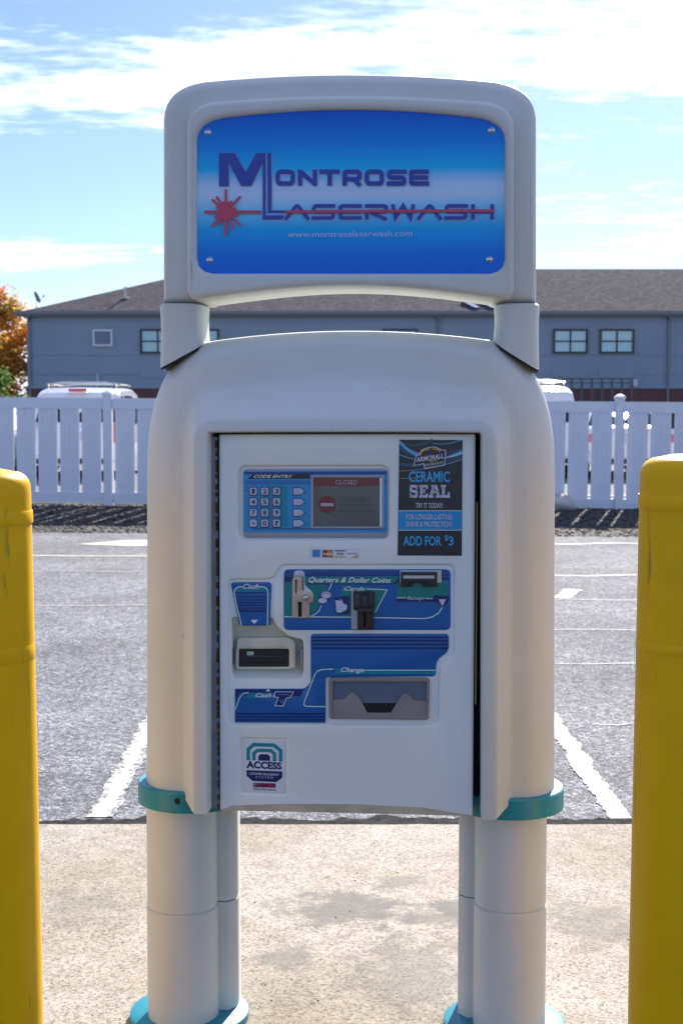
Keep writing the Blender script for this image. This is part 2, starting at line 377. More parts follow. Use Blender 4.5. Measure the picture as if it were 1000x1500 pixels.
for (py, x0, x1, wd, mm) in [(815, -80, 480, .07, 'worn_cream_paint'), (843, 560, 1150, .06, 'worn_paint'), (838, -80, 460, .03, 'worn_paint'), (888, -60, 470, .022, 'worn_paint'), (879, 560, 1100, .022, 'worn_paint'), (923, 480, 1060, .02, 'worn_paint'), (972, 520, 1060, .016, 'worn_paint'), (797, 560, 1100, .08, 'worn_paint'), (1062, 866, 925, .012, 'worn_paint')]:
    P = [G(x0+(x1-x0)*i/8, py+random.uniform(-1.5, 1.5), AZ) for i in range(9)]
    strip('painted_line', P, wd, MATS[mm], jag=.5, step=.06)
V = [G(112, 797, AZ+.005), G(186, 791, AZ+.005), G(300, 791, AZ+.005), G(300, 796, AZ+.005), G(196, 800, AZ+.005)]
tag(link('painted_arrow', V, [(0, 1, 2, 3, 4)], MATS['worn_cream_paint']), kind='structure')
strip('painted_line', [G(822, 877, AZ), G(838, 864, AZ)], .12, MATS['worn_paint'], jag=.4, z=AZ+.006)

# ================================================================== MULCH BED, KERB, FENCE
FA = Vector((W(160, 740, 21.1).x, 21.1)); FB = Vector((W(905, 740, 20.45).x, 20.45)); FD = (FB-FA).normalized(); FN = Vector((-FD.y, FD.x))
PITCHF = (FB-FA).length/3                           # post spacing
def fp(s, off=0.0): q = FA+FD*s+FN*off; return q   # s metres along the fence from the first visible post
mat('mulch', (.045, .04, .038), 0.9, var=.7, vscale=25, bump=1.0, bscale=40)
nb = G(100, 783, AZ).y
def bed_h(x, y):
    q = (y-17.6)/3.6; h = AZ+.004+.13*max(0, min(1, q*1.4))**.8
    return h+.006*sin(x*9.1+y*4)*sin(y*11+x*2) if q > .03 else h
V, Fc = [], []; NXB, NYB = 240, 34
for j in range(NYB+1):
    for i in range(NXB+1):
        x = -15+30*i/NXB; y = 17.45+4.6*j/NYB-.085*x+(.05*sin(x*3.1) if j == 0 else 0)
        V.append((x, y, bed_h(x, y+.085*x) if j else AZ-.03))
for j in range(NYB):
    for i in range(NXB): a = j*(NXB+1)+i; Fc.append((a, a+1, a+NXB+2, a+NXB+1))
tag(link('mulch_bed', V, Fc, MATS['mulch'], None, 60), kind='structure')
mat('mulch_chip', (.07, .06, .052), 0.85, var=.8, vscale=9)
V, Fc = [], []
for k in range(14000):
    x = random.uniform(-6.2, 6.2); y = random.uniform(17.55, 21.0); z = bed_h(x, y); y -= .085*x
    s = random.uniform(.012, .036); M = Matrix.Rotation(random.uniform(0, pi), 3, 'Z') @ Matrix.Rotation(random.uniform(-.6, .6), 3, 'X')
    n0 = len(V); dx, dy, dz = s, s*random.uniform(.4, 1), s*random.uniform(.2, .5)
    for p in ((-dx, 0, 0), (0, -dy, .3*dz), (dx, 0, 0), (0, dy, .2*dz), (.2*dx, 0, dz)): V.append(Vector((x, y, z+.004))+M @ Vector(p))
    for f in ((0, 1, 4), (1, 2, 4), (2, 3, 4), (3, 0, 4), (0, 3, 2, 1)): Fc.append(tuple(n0+i for i in f))
tag(link('mulch_chips', V, Fc, MATS['mulch_chip']), 'dark bark chips and gravel heaped along the white fence', 'mulch', kind='stuff')

mat('kerb_concrete', (.33, .32, .30), 0.85, var=.25, vscale=5, bump=.3, bscale=60)
M = Matrix.Rotation(atan2(FD.y, FD.x), 3, 'Z')
V, Fc = [], []; c = fp(3.9, .62); bx(V, Fc, (c.x, c.y, .10), (70, .22, .36), M)
tag(link('kerb', V, Fc, MATS['kerb_concrete']), kind='structure')

RZ = .27
c0, c1 = fp(-31, .73), fp(38.8, .73)
tag(link('rear_lot', [(c0.x, c0.y, RZ), (c1.x, c1.y, RZ), (60, 64, RZ), (-60, 64, RZ)], [(0, 1, 2, 3)], MATS['asphalt']), kind='structure')
mat('vinyl', (.70, .73, .80), 0.35, var=.03, vscale=2, spec=.5, bump=.03, bscale=30)
def rail_z(s): return -.008*s                       # the ground falls a little to the right
fence = empty('vinyl_fence', (fp(0).x, fp(0).y, 0), atan2(FD.y, FD.x), 'long white vinyl privacy fence of wide spaced boards behind the parking lot', 'fence')
def pillar_mesh(name, s, d, h, ch, cap=False):
    V, Fc = [], []; bx(V, Fc, (0, 0, h/2), (s, d, h), None, ch)
    if cap:
        n0 = len(V); hs_ = s/2+.012
        for (r, z) in ((hs_, h), (hs_, h+.03), (hs_*.85, h+.045), (.012, h+.075)):
            for (a, b2) in ((-1, -1), (1, -1), (1, 1), (-1, 1)): V.append(Vector((a*r, b2*r, z)))
        for j in range(3):
            for i in range(4): Fc.append((n0+4*j+i, n0+4*j+(i+1) % 4, n0+4*j+4+(i+1) % 4, n0+4*j+4+i))
        Fc.append((n0, n0+1, n0+2, n0+3)); Fc.append((n0+12, n0+13, n0+14, n0+15))
    return V, Fc
RT, RB = 1.80, .18                                  # top of top rail, bottom of bottom rail above local ground
zf = -.02
V, Fc = pillar_mesh('post', .135, .135, 1.89, .012, True)
post0 = link('post', V, Fc, MATS['vinyl'], fence)
V, Fc = [], []; bx(V, Fc, (0, 0, 0), (PITCHF-.145, .05, .165)); rail0 = link('rail', V, Fc, MATS['vinyl'], fence)
bw = (PITCHF-.135-8*.045)/7                         # board width; gaps 45 mm
V, Fc = [], []; hb = RT-RB-.30
prof = [(-bw/2, .010), (-bw/2, -.011)]
for gx in (-.25, .0, .25): prof += [(gx*bw-.006, -.011), (gx*bw, -.007), (gx*bw+.006, -.011)]
prof += [(bw/2, -.011), (bw/2, .010)]
for z in (-hb/2, hb/2): V += [Vector((x, y, z)) for x, y in prof]
k = len(prof)
for i in range(k): Fc.append((i, (i+1) % k, k+(i+1) % k, k+i))
Fc.append(tuple(range(k))); Fc.append(tuple(range(k, 2*k)))
board0 = link('board', V, Fc, MATS['vinyl'], fence)
def place(o0, first, x, y, z, rx=0):
    o = o0 if first else o0.copy()
    if not first: col.objects.link(o)
    o.parent = fence; o.location = (x, y, z); o.rotation_euler = (0, rx, 0); return o
fst = [True, True, True]
for k in range(-3, 7):
    s = k*PITCHF; place(post0, fst[0], s, 0, rail_z(s)+zf-.05); fst[0] = False
    if k == 6: break
    c = s+PITCHF/2; z = rail_z(c)+zf
    for zz in (RT-.0825, RB+.0825): place(rail0, fst[1], c, 0, z+zz, .008); fst[1] = False
    for i in range(7):
        x = s+.0675+.045+bw/2+i*(bw+.045); place(board0, fst[2], x, .002*(i % 2), rail_z(x)+zf+(RT+RB)/2, .008); fst[2] = False

# boulder by the fence
mat('boulder', (.42, .41, .38), 0.9, var=.25, vscale=4, bump=.5, bscale=14)
bm = bmesh.new(); bmesh.ops.create_icosphere(bm, subdivisions=4, radius=1)
for v in bm.verts:
    n = sin(v.co.x*3.1+1)*sin(v.co.y*2.7)*.10+sin(v.co.z*5+v.co.x*4)*.05; v.co *= 1+n
    v.co = Vector((v.co.x*.34, v.co.y*.22, max(v.co.z, -.5)*.17))
me = bpy.data.meshes.new('boulder'); bm.to_mesh(me); bm.free(); me.materials.append(MATS['boulder']); me.polygons.foreach_set('use_smooth', [True]*len(me.polygons))
o = bpy.data.objects.new('boulder', me); col.objects.link(o); p = fp(0); c = W(800, 745, 20.75)
o.location = (c.x, 20.15, .20); tag(o, 'pale rounded boulder lying in the mulch by the fence', 'boulder')

# ================================================================== BUILDING
BY = 70.0
xl = W(40, 500, BY).x; xr = 34.0; ze = W(500, 459, BY).z; zb = W(500, 569, BY).z
bld = empty('office_building', ((xl+xr)/2, BY+9, 0), 0, 'long grey stucco building with brown hip shingle roof behind the fence', 'building')
def wl(x, y, z): return (x-(xl+xr)/2, y-(BY+9), z)
mat('stucco', (.27, .33, .39), 0.9, var=.07, vscale=.35, bump=.25, bscale=22)
m, t, b, nd, ramp = nodes_of('brick_base', 0.9, 0.2)
tcn = nd('ShaderNodeTexCoord'); mpn = nd('ShaderNodeMapping', {'Vector': tcn.outputs['Object']}); mpn.inputs['Rotation'].default_value = (pi/2, 0, 0)
br = nd('ShaderNodeTexBrick', {'Vector': mpn.outputs[0], 'Color1': (.17, .055, .045, 1), 'Color2': (.11, .04, .035, 1), 'Mortar': (.20, .18, .17, 1), 'Scale': 4.5, 'Mortar Size': .02})
t.links.new(br.outputs['Color'], b.inputs['Base Color'])
D_ = 17.0
V, Fc = [], []
zj = [zb, W(500, 549, BY).z, W(500, 521, BY).z, ze+.1]
# wall bands with recessed joints between them
for k in range(3):
    z0, z1 = zj[k]+.02, zj[k+1]-.02
    V_, F_ = [], []; bx(V_, F_, wl((xl+xr)/2, BY+D_/2, (z0+z1)/2), (xr-xl, D_, z1-z0)); link('wall', V_, F_, MATS['stucco'], bld)
V_, F_ = [], []; bx(V_, F_, wl((xl+xr)/2, BY+D_/2, (zb+ze)/2), (xr-xl-.08, D_-.08, ze-zb)); link('wall_core', V_, F_, MATS['stucco'], bld)
V_, F_ = [], []; bx(V_, F_, wl((xl+xr)/2, BY+D_/2, zb/2-.05), (xr-xl+.10, D_+.10, zb+.1)); link('brick_base', V_, F_, MATS['brick_base'], bld)
V_, F_ = [], []; bx(V_, F_, wl((xl+xr)/2, BY+D_/2, zb+.06), (xr-xl+.2, D_+.2, .12)); link('water_table', V_, F_, MATS['stucco'], bld)
# roof
m, t, b, nd, ramp = nodes_of('shingles', 1.0, 0.03)
tcn = nd('ShaderNodeTexCoord'); ob = tcn.outputs['Object']
mpn = nd('ShaderNodeMapping', {'Vector': ob}); mpn.inputs['Scale'].default_value = (1, 1.0, 0.0)
br = nd('ShaderNodeTexBrick', {'Vector': mpn.outputs[0], 'Color1': (.105, .092, .088, 1), 'Color2': (.055, .05, .051, 1), 'Mortar': (.03, .028, .028, 1), 'Scale': 1.6, 'Mortar Size': .03, 'Bias': -.1})
br.inputs['Brick Width'].default_value = .5; br.inputs['Row Height'].default_value = .24
nz = nd('ShaderNodeTexNoise', {'Vector': ob, 'Scale': 5.0, 'Detail': 8.0, 'Roughness': .8})
mm = nd('ShaderNodeMix', {'Factor': .8, 6: br.outputs['Color'], 7: ramp(nz.outputs['Fac'], [(.36, (.50, .55, .64)), (.64, (2.2, 2.3, 2.55))])}, data_type='RGBA', blend_type='MULTIPLY')
t.links.new(mm.outputs[2], b.inputs['Base Color'])
bpn = nd('ShaderNodeBump', {'Height': br.outputs['Fac'], 'Strength': .5, 'Distance': .03}); t.links.new(bpn.outputs[0], b.inputs['Normal'])
ov = .45; RD = 8.5+ov; zr = W(500, 394, BY+8.5).z
x0, x1, y0, y1 = xl-ov, xr+ov, BY-ov, BY+D_+ov
V = [wl(x0, y0, ze), wl(x1, y0, ze), wl(x1, y1, ze), wl(x0, y1, ze), wl(x0+RD, y0+RD, zr), wl(x1-RD, y0+RD, zr)]
roof = link('roof', V, [(0, 1, 5, 4), (1, 2, 5), (2, 3, 4, 5), (3, 0, 4), (3, 2, 1, 0)], MATS['shingles'], bld)
mat('gutter', (.16, .175, .18), 0.4, var=.05)
V_, F_ = [], []; bx(V_, F_, wl((x0+x1)/2, y0-.06, ze+.0), (x1-x0, .14, .17)); bx(V_, F_, wl(x0-.06, (y0+y1)/2, ze), (.14, y1-y0, .17)); link('gutter', V_, F_, MATS['gutter'], bld)
V_, F_ = [], []; bx(V_, F_, wl((xl+xr)/2, BY-.2, ze-.14), (xr-xl+.7, .44, .08)); link('soffit', V_, F_, MATS['gutter'], bld)
mat('downspout', (.17, .185, .20), 0.45)
for px in (44, 641, 978):
    x = W(px, 500, BY).x; V_, F_ = [], []; bx(V_, F_, wl(x, BY-.07, (ze-.2)/2), (.11, .10, ze-.2)); bx(V_, F_, wl(x, BY-.22, ze-.26), (.11, .42, .12))
    link('downspout', V_, F_, MATS['downspout'], bld)
mat('window_frame', (.02, .03, .03), 0.4)
mat('window_glass', (.30, .55, .60), 0.06, spec=.9)
V0 = None
def bwindow(px0, px1, py0, py1):
    a = W(px0, py1, BY); c = W(px1, py0, BY); cx, cz, wd, h = (a.x+c.x)/2, (a.z+c.z)/2, c.x-a.x, c.z-a.z
    f = .10; V_, F_ = [], []
    for (x, z, sx, sz) in ((cx, a.z+f/2, wd, f), (cx, c.z-f/2, wd, f), (a.x+f/2, cz, f, h-2*f), (c.x-f/2, cz, f, h-2*f)): bx(V_, F_, wl(x, BY-.05, z), (sx, .16, sz))
    wo = link('window', V_, F_, MATS['window_frame'], bld)
    V_, F_ = [], []; bx(V_, F_, wl(cx, BY-.045, cz), (.075, .12, h-2*f)); link('mullion', V_, F_, MATS['window_frame'], wo)
    V_, F_ = [], []; bx(V_, F_, wl(cx, BY-.04, cz), (wd-2*f, .10, .075)); link('mullion', V_, F_, MATS['window_frame'], wo)
    for sx in (-1, 1):
        for sz in (-1, 1):
            V_, F_ = [], []; bx(V_, F_, wl(cx+sx*(wd-2*f)/4, BY-.025, cz+sz*(h-2*f)/4), ((wd-2*f)/2, .03, (h-2*f)/2), Matrix.Rotation(random.uniform(-.006, .006), 3, 'X')); link('pane', V_, F_, MATS['window_glass'], wo)
for (a, c) in ((206, 257), (270, 321), (560, 611), (809, 860), (877, 928)): bwindow(a, c, 482, 518)
mat('trim_white', (.75, .76, .77), 0.5)
a = W(137, 507, BY); c = W(165, 483, BY); V_, F_ = [], []
for (x, z, sx, sz) in (((a.x+c.x)/2, a.z+.04, c.x-a.x, .08), ((a.x+c.x)/2, c.z-.04, c.x-a.x, .08), (a.x+.04, (a.z+c.z)/2, .08, c.z-a.z-.16), (c.x-.04, (a.z+c.z)/2, .08, c.z-a.z-.16)): bx(V_, F_, wl(x, BY-.06, z), (sx, .14, sz))
lv = link('louvre', V_, F_, MATS['trim_white'], bld)
for k in range(8):
    z = a.z+.10+(c.z-a.z-.2)*(k+.5)/8; V_, F_ = [], []; bx(V_, F_, wl((a.x+c.x)/2, BY-.05, z), (c.x-a.x-.17, .015, .085), Matrix.Rotation(-.7, 3, 'X')); link('slat', V_, F_, MATS['stucco'], lv)
for (px0, px1) in ((206, 257), (808, 860), (876, 928)):   # raised stucco panel outlines below the windows
    a = W(px0, 553, BY); c = W(px1, 537, BY); V_, F_ = [], []; bx(V_, F_, wl((a.x+c.x)/2, BY-.012, (a.z+c.z)/2), (c.x-a.x, .06, c.z-a.z)); link('apron_panel', V_, F_, MATS['stucco'], bld)
mat('pipe', (.55, .56, .57), 0.4)
def roof_z(y): return ze+(zr-ze)*(y-y0)/RD
for (px, py) in ((184, 441),):
    y = BY+2.2; p = W(px, py, y); V_, F_ = [], []; tube(V_, F_, [wl(p.x, y, roof_z(y)-.1), wl(p.x, y, roof_z(y)+.62)], .07); bx(V_, F_, wl(p.x, y, roof_z(y)+.05), (.3, .3, .1)); link('vent_pipe', V_, F_, MATS['pipe'], bld)
p = W(144, 562, BY); V_, F_ = [], []; tube(V_, F_, [wl(p.x, BY-.12, 1.0), wl(p.x, BY-.12, W(144, 549, BY).z)], .06); link('wall_pipe', V_, F_, MATS['pipe'], bld)
a = W(922, 566, BY); c = W(932, 556, BY); V_, F_ = [], []; bx(V_, F_, wl((a.x+c.x)/2, BY-.12, (a.z+c.z)/2), (c.x-a.x, .22, c.z-a.z)); link('meter_box', V_, F_, MATS['pipe'], bld)
mat('dark_roof_box', (.02, .05, .09), 0.08, spec=.9)
sl = atan2(zr-ze, RD)
for (px, sx) in ((689, .38), (714, .42)):
    y = BY+.8; p = W(px, 449, y); V_, F_ = [], []; bx(V_, F_, wl(p.x, y, roof_z(y)+.04), (sx, 1.3, .12), Matrix.Rotation(.5, 3, 'Z') @ Matrix.Rotation(sl, 3, 'X')); link('dark_roof_box', V_, F_, MATS['dark_roof_box'], bld)  # two dark glossy boxes lying on the front roof slope

# satellite dish on the roof corner
y = BY+.45; p = W(54, 452, y)
dish = empty('satellite_dish', (p.x, y, roof_z(y)), 0, 'grey satellite dish on a short mast at the roof corner', 'satellite dish')
V, Fc = [], []; tube(V, Fc, [(0, 0, -.05), (0, 0, .38), (.06, -.06, .45)], .025); link('mast', V, Fc, MATS['downspout'], dish)
V, Fc = [], []; n = 24
for j in range(5):
    r = .32*j/4
    for i in range(n): a = 2*pi*i/n; V.append(Vector((r*cos(a), r*sin(a)*1.12, .5*r*r)))
for j in range(4):
    for i in range(n): Fc.append((j*n+i, j*n+(i+1) % n, (j+1)*n+(i+1) % n, (j+1)*n+i))
Md = Matrix.Translation((0, -.02, .52)) @ Matrix.Rotation(R(62), 4, 'Y') @ Matrix.Rotation(R(-25), 4, 'X')
link('reflector', [Md @ v for v in V], Fc, MATS['downspout'], dish, 60)
V, Fc = [], []; tube(V, Fc, [Md @ Vector((.28, 0, .03)), Md @ Vector((.10, 0, .36))], .014); bx(V, Fc, Md @ Vector((.08, 0, .38)), (.10, .08, .08)); link('feed_arm', V, Fc, MATS['downspout'], dish)

# metal railing in front of the brick base
mat('rail_metal', (.10, .11, .12), 0.5, metal=.5)
rl = empty('metal_railing', (W(895, 560, 66).x, 66, 0), 0, 'thin dark metal railing in front of the brick base', 'railing')
rx0 = W(822, 560, 66).x-rl.location.x; rx1 = W(925, 560, 66).x-rl.location.x; zt = W(500, 555, 66).z
n = 8
for i in range(n):
    V, Fc = [], []; x = rx0+(rx1-rx0)*i/(n-1); bx(V, Fc, (x, 0, (zt+AZ)/2), (.09, .09, zt-AZ)); link('post', V, Fc, MATS['rail_metal'], rl)
for z in (zt, W(500, 561, 66).z, 1.8, .9):
    V, Fc = [], []; bx(V, Fc, ((rx0+rx1)/2, -.06, z), (rx1-rx0+.1, .05, .06)); link('rail', V, Fc, MATS['rail_metal'], rl)

# ================================================================== TREES
def leaf_tree(name, loc, h, rx, rz, cz, nleaf, ls, cols, label, cat, trunk_r=.18, seed=1, nb=16):
    rng = random.Random(seed); root = empty(name, loc, 0, label, cat)
    mat('bark', (.07, .055, .045), 0.9, var=.4, vscale=8, bump=.5, bscale=20)
    V, Fc = [], []; tube(V, Fc, [(0, 0, -.1), (.05, 0, h*.2), (-.04, .05, h*.5), (.03, 0, h*.93)], [trunk_r, trunk_r*.8, trunk_r*.5, .02])
    tips = []
    for i in range(nb):
        a = rng.uniform(0, 2*pi); z0 = cz-rz*.85+rng.random()*rz*1.4; z0 = max(z0, h*.12)
        q = rng.uniform(.55, .98); zz = min(h*.97, z0+rz*rng.uniform(.1, .5)); rr = rx*sqrt(max(.05, 1-((zz-cz)/rz)**2))*q
        p1 = Vector((rr*cos(a), rr*sin(a), zz)); mid_ = Vector((rr*.45*cos(a+.2), rr*.45*sin(a+.2), (z0+zz)/2))
        tube(V, Fc, [(0, 0, z0), mid_, p1], [trunk_r*.4, trunk_r*.22, .012], 5)
        tips += [p1, mid_.lerp(p1, .5), mid_, mid_.lerp(p1, .8)]
    link('trunk', V, Fc, MATS['bark'], root, 60)
    for k in range(nb*4):                            # more clump centres through the crown
        u = Vector((rng.gauss(0, 1), rng.gauss(0, 1), rng.gauss(0, 1))).normalized()*rng.random()**.4
        tips.append(Vector((u.x*rx, u.y*rx, cz+u.z*rz)))
    sets = [([], []) for _ in cols]
    for k in range(nleaf):
        c = rng.choice(tips); q = Vector((rng.gauss(0, 1), rng.gauss(0, 1), rng.gauss(0, .8)))*rx*.13; p = c+q
        ci = min(len(cols)-1, max(0, int((hash((round(c.x*3), round(c.y*3), round(c.z*3), seed)) % 1000)/1000*len(cols)+rng.gauss(0, .5))))
        V, Fc = sets[ci]; M = Matrix.Rotation(rng.uniform(0, 6.3), 3, 'Z') @ Matrix.Rotation(rng.uniform(-1.2, 1.2), 3, 'X'); s = ls*rng.uniform(.6, 1.3); n0 = len(V)
        for (x, y, z) in ((-s*.5, 0, 0), (0, -s*.38, .08*s), (s*.6, 0, -.1*s), (0, s*.38, .08*s)): V.append(p+M @ Vector((x, y, z)))
        Fc.append((n0, n0+1, n0+2, n0+3))
    for i, (c, (V, Fc)) in enumerate(zip(cols, sets)):
        mm = mat(name+'_leaf_%d' % i, c, .6, var=.25, vscale=1.2); bsdf = mm.node_tree.nodes['Principled BSDF']
        bsdf.inputs['Transmission Weight'].default_value = 0
        if 'tl' not in mm:
            t = mm.node_tree; tr = t.nodes.new('ShaderNodeBsdfTranslucent'); tr.inputs[0].default_value = (*[min(1, x*1.3) for x in c], 1)
            ms = t.nodes.new('ShaderNodeMixShader'); ms.inputs[0].default_value = .45; t.links.new(bsdf.outputs[0], ms.inputs[1]); t.links.new(tr.outputs[0], ms.inputs[2])
            t.links.new(ms.outputs[0], t.nodes['Material Output'].inputs[0]); mm['tl'] = 1
        if Fc: link('crown', V, Fc, mm, root)
    return root
AUT = [(.62, .24, .04), (.74, .42, .07), (.70, .48, .09), (.34, .30, .07), (.50, .20, .07)]
leaf_tree('maple_tree', (W(-6, 560, 76).x, 76, AZ), 8.3, 3.0, 3.7, 4.3, 16000, .24, AUT, 'orange and yellow autumn tree beside the grey building', 'tree', .2, 3, 22)
GRN = [(.05, .10, .02), (.08, .15, .03), (.13, .20, .05)]
leaf_tree('green_shrub', (W(-4, 560, 58).x, 58, AZ), 3.35, 1.3, 1.6, 1.75, 7000, .16, GRN, 'round bright green shrub below the autumn tree', 'shrub', .06, 5, 12)

# ================================================================== PARKED CARS (rear towards the fence)
mat('car_white', (.72, .73, .74), 0.22, coat=.6, var=.03); mat('car_silver', (.36, .37, .39), 0.25, metal=.6, coat=.6, var=.03)
mat('car_glass', (.012, .016, .02), 0.04, spec=.9); mat('tail_red', (.55, .012, .016), 0.15, coat=.7); mat('black_trim', (.018, .018, .02), 0.55)
mat('tyre', (.02, .02, .021), 0.85, var=.2, vscale=30); mat('rim', (.45, .46, .47), 0.3, metal=.8); mat('plate', (.55, .57, .62), 0.4, var=.1, vscale=20)
def car(name, x, y, suv, paint, label, H):
    root = empty(name, (x, y, RZ+.002), 0, label, 'car', 'cars parked behind the fence')
    Wd = .92
    # side profile as (y, z of top, half width of roof/top there); belt line zb
    zb_ = 1.02 if suv else .96
    if suv: prof_ = [(-.02, .62, .80), (0, .98, .84), (.10, 1.08, .83), (.45, H-.10, .76), (.75, H, .74), (2.3, H+.02, .74), (2.9, H-.06, .73), (3.75, 1.10, .78), (4.55, .98, .78), (4.75, .72, .74)]
    else: prof_ = [(-.02, .60, .78), (0, .98, .80), (.55, 1.03, .80), (1.30, H-.07, .58), (1.75, H, .56), (2.5, H-.03, .56), (3.45, 1.02, .78), (4.5, .90, .78), (4.7, .66, .72)]
    V, Fc = [], []; rings = []
    for (yy, zt_, hw) in prof_:
        zbt = min(zb_, zt_-.02); fx = .97 if 0 < yy < 4.5 else .93
        half = [(Wd*fx-.06, .28), (Wd*fx, .45), (Wd*fx+.01, .70 if zbt > .75 else zbt*.8), (Wd*fx-.02, zbt), (hw+.03, zt_-.05 if zt_-.05 > zbt else zbt+.004), (hw-.08, zt_), (0, zt_+.015)]
        rings.append([Vector((-a, yy, z)) for a, z in half]+[Vector((a, yy, z)) for a, z in reversed(half[:-1])])
    n = len(rings[0])
    for r in rings: V += r
    for j in range(len(rings)-1):
        for i in range(n-1): Fc.append((j*n+i, j*n+i+1, (j+1)*n+i+1, (j+1)*n+i))
        Fc.append((j*n+n-1, j*n, (j+1)*n, (j+1)*n+n-1))
    Fc.append(tuple(range(n))); Fc.append(tuple((len(rings)-1)*n+i for i in range(n)))
    link('body', V, Fc, MATS[paint], root, 28)
    ya, yb, za, zt2 = (.11, .46, 1.10, H-.12) if suv else (.58, 1.28, 1.05, H-.09)
    wa, wb = (.76, .69) if suv else (.72, .50)
    dn = Vector((0, -(zt2-za), (yb-ya))).normalized()*.012   # panes sit just proud of the shell
    rw = link('rear_window', [Vector((-wa, ya, za))+dn, Vector((wa, ya, za))+dn, Vector((wb, yb, zt2))+dn, Vector((-wb, yb, zt2))+dn, Vector((-wa, ya, za))-dn, Vector((wa, ya, za))-dn, Vector((wb, yb, zt2))-dn, Vector((-wb, yb, zt2))-dn], [(0, 1, 2, 3), (7, 6, 5, 4), (0, 4, 5, 1), (1, 5, 6, 2), (2, 6, 7, 3), (3, 7, 4, 0)], MATS['car_glass'], root)
    for s in (-1, 1):
        ys = ([(.55, .9, H-.16), (1.0, 2.05, H-.14), (2.12, 3.2, H-.2)] if suv else [(1.2, 1.95, H-.16), (2.0, 3.0, H-.2)])
        for (q0, q1, zq) in ys:
            def wx(z): return Wd*.97-.02-(Wd*.97-.02-.77 if suv else Wd*.97-.02-.60)*(z-zb_)/(H-.06-zb_)
            P = [(q0, zb_+.04), (q1, zb_+.04), (q1-.06, zq), (q0+.06, zq)]
            link('side_window', [Vector((s*(wx(z)+.010), yy, z)) for yy, z in P]+[Vector((s*(wx(z)-.03), yy, z)) for yy, z in P], [(0, 1, 2, 3), (7, 6, 5, 4), (0, 4, 5, 1), (1, 5, 6, 2), (2, 6, 7, 3), (3, 7, 4, 0)], MATS['car_glass'], root)
        if suv: box('tail_light', (s*.80, .02, .90), (.13, .16, .38), MATS['tail_red'], root, None, .02)
        else: box('tail_light', (s*.70, .03, .80), (.36, .14, .16), MATS['tail_red'], root, None, .02)
        for wy in (.85, 3.85):
            V, Fc = [], []; nn = 28
            for (r, xx) in ((.20, .11), (.30, .11), (.335, .085), (.335, -.085), (.30, -.11), (.20, -.11)):
                for i in range(nn): a = 2*pi*i/nn; V.append(Vector((s*.80+s*xx, wy+r*cos(a), .335+r*sin(a))))
            for j in range(5):
                for i in range(nn): Fc.append((j*nn+i, j*nn+(i+1) % nn, (j+1)*nn+(i+1) % nn, (j+1)*nn+i))
            wh = link('wheel', V, Fc, MATS['tyre'], root, 40)
            V, Fc = [], [Vector]; V = []; Fc = []
            for (r, xx) in ((.205, .09), (.18, .06), (.05, .08)):
                for i in range(nn): a = 2*pi*i/nn; V.append(Vector((s*.80+s*xx, wy+r*cos(a), .335+r*sin(a))))
            for j in range(2):
                for i in range(nn): Fc.append((j*nn+i, j*nn+(i+1) % nn, (j+1)*nn+(i+1) % nn, (j+1)*nn+i))
            Fc.append(tuple(2*nn+i for i in range(nn))); link('rim', V, Fc, MATS['rim'], wh, 40)
        if suv:
            V, Fc = [], []; tube(V, Fc, [(s*.66, .75, H-.02), (s*.66, .85, H+.06), (s*.66, 2.6, H+.07), (s*.66, 2.75, H-.01)], .022); link('roof_rail', V, Fc, MATS['black_trim'], root, 60)
    if suv:
        for yy in (.95, 2.3):
            V, Fc = [], []; tube(V, Fc, [(-.72, yy, H+.075), (-.4, yy, H+.115), (.4, yy, H+.115), (.72, yy, H+.075)], .022); link('cross_bar', V, Fc, MATS['rim'], root, 60)
        box('brake_light', (0, .43, H-.045), (.38, .10, .06), MATS['tail_red'], root, None, .015)
    box('bumper', (0, .0, .52), (1.70, .16, .22), MATS[paint], root, None, .05)
    box('number_plate', (0, -.09 if not suv else -.035, .80 if not suv else .84), (.32, .02, .16), MATS['plate'], root)
    box('bumper_trim', (0, .02, .36), (1.5, .14, .10), MATS['black_trim'], root, None, .02)
    return root
YC = 26.0
def cx_(px): return W(px, 600, YC).x
car('parked_car', cx_(109), YC, True, 'car_white', 'white car with roof rack crossbars showing above the fence', 1.76)
car('parked_car', cx_(-45), YC-.2, False, 'car_white', 'low white car by the shrub, red tail light behind the fence gap', 1.45)
car('parked_car', cx_(787), YC+.3, True, 'car_white', 'tall white car with its rounded roof just above the fence beside the pay station', 1.80)
car('parked_car', cx_(925), YC, False, 'car_silver', 'low pale car hidden behind the fence boards near the dark railing', 1.47)

# ================================================================== BOLLARDS
m, t, b, nd, ramp = nodes_of('yellow_plastic', 0.45, 0.22)
tcn = nd('ShaderNodeTexCoord'); ob = tcn.outputs['Object']
z1 = nd('ShaderNodeTexNoise', {'Vector': ob, 'Scale': 7.0, 'Detail': 6.0, 'Roughness': .65})
mpn = nd('ShaderNodeMapping', {'Vector': ob}); mpn.inputs['Scale'].default_value = (30, 30, 3.5)
z2 = nd('ShaderNodeTexNoise', {'Vector': mpn.outputs[0], 'Scale': 1.0, 'Detail': 5.0, 'Roughness': .7})
base = ramp(z1.outputs['Fac'], [(.3, (.80, .44, .001)), (.7, (.88, .51, .001))])
dirt = ramp(z2.outputs['Fac'], [(.62, (0, 0, 0)), (.74, (1, 1, 1))])
mxn = nd('ShaderNodeMix', {'Factor': dirt, 6: base, 7: (.30, .21, .03, 1)}, data_type='RGBA'); t.links.new(mxn.outputs[2], b.inputs['Base Color'])
bpn = nd('ShaderNodeBump', {'Height': z1.outputs['Fac'], 'Strength': .08, 'Distance': .01}); t.links.new(bpn.outputs[0], b.inputs['Normal'])
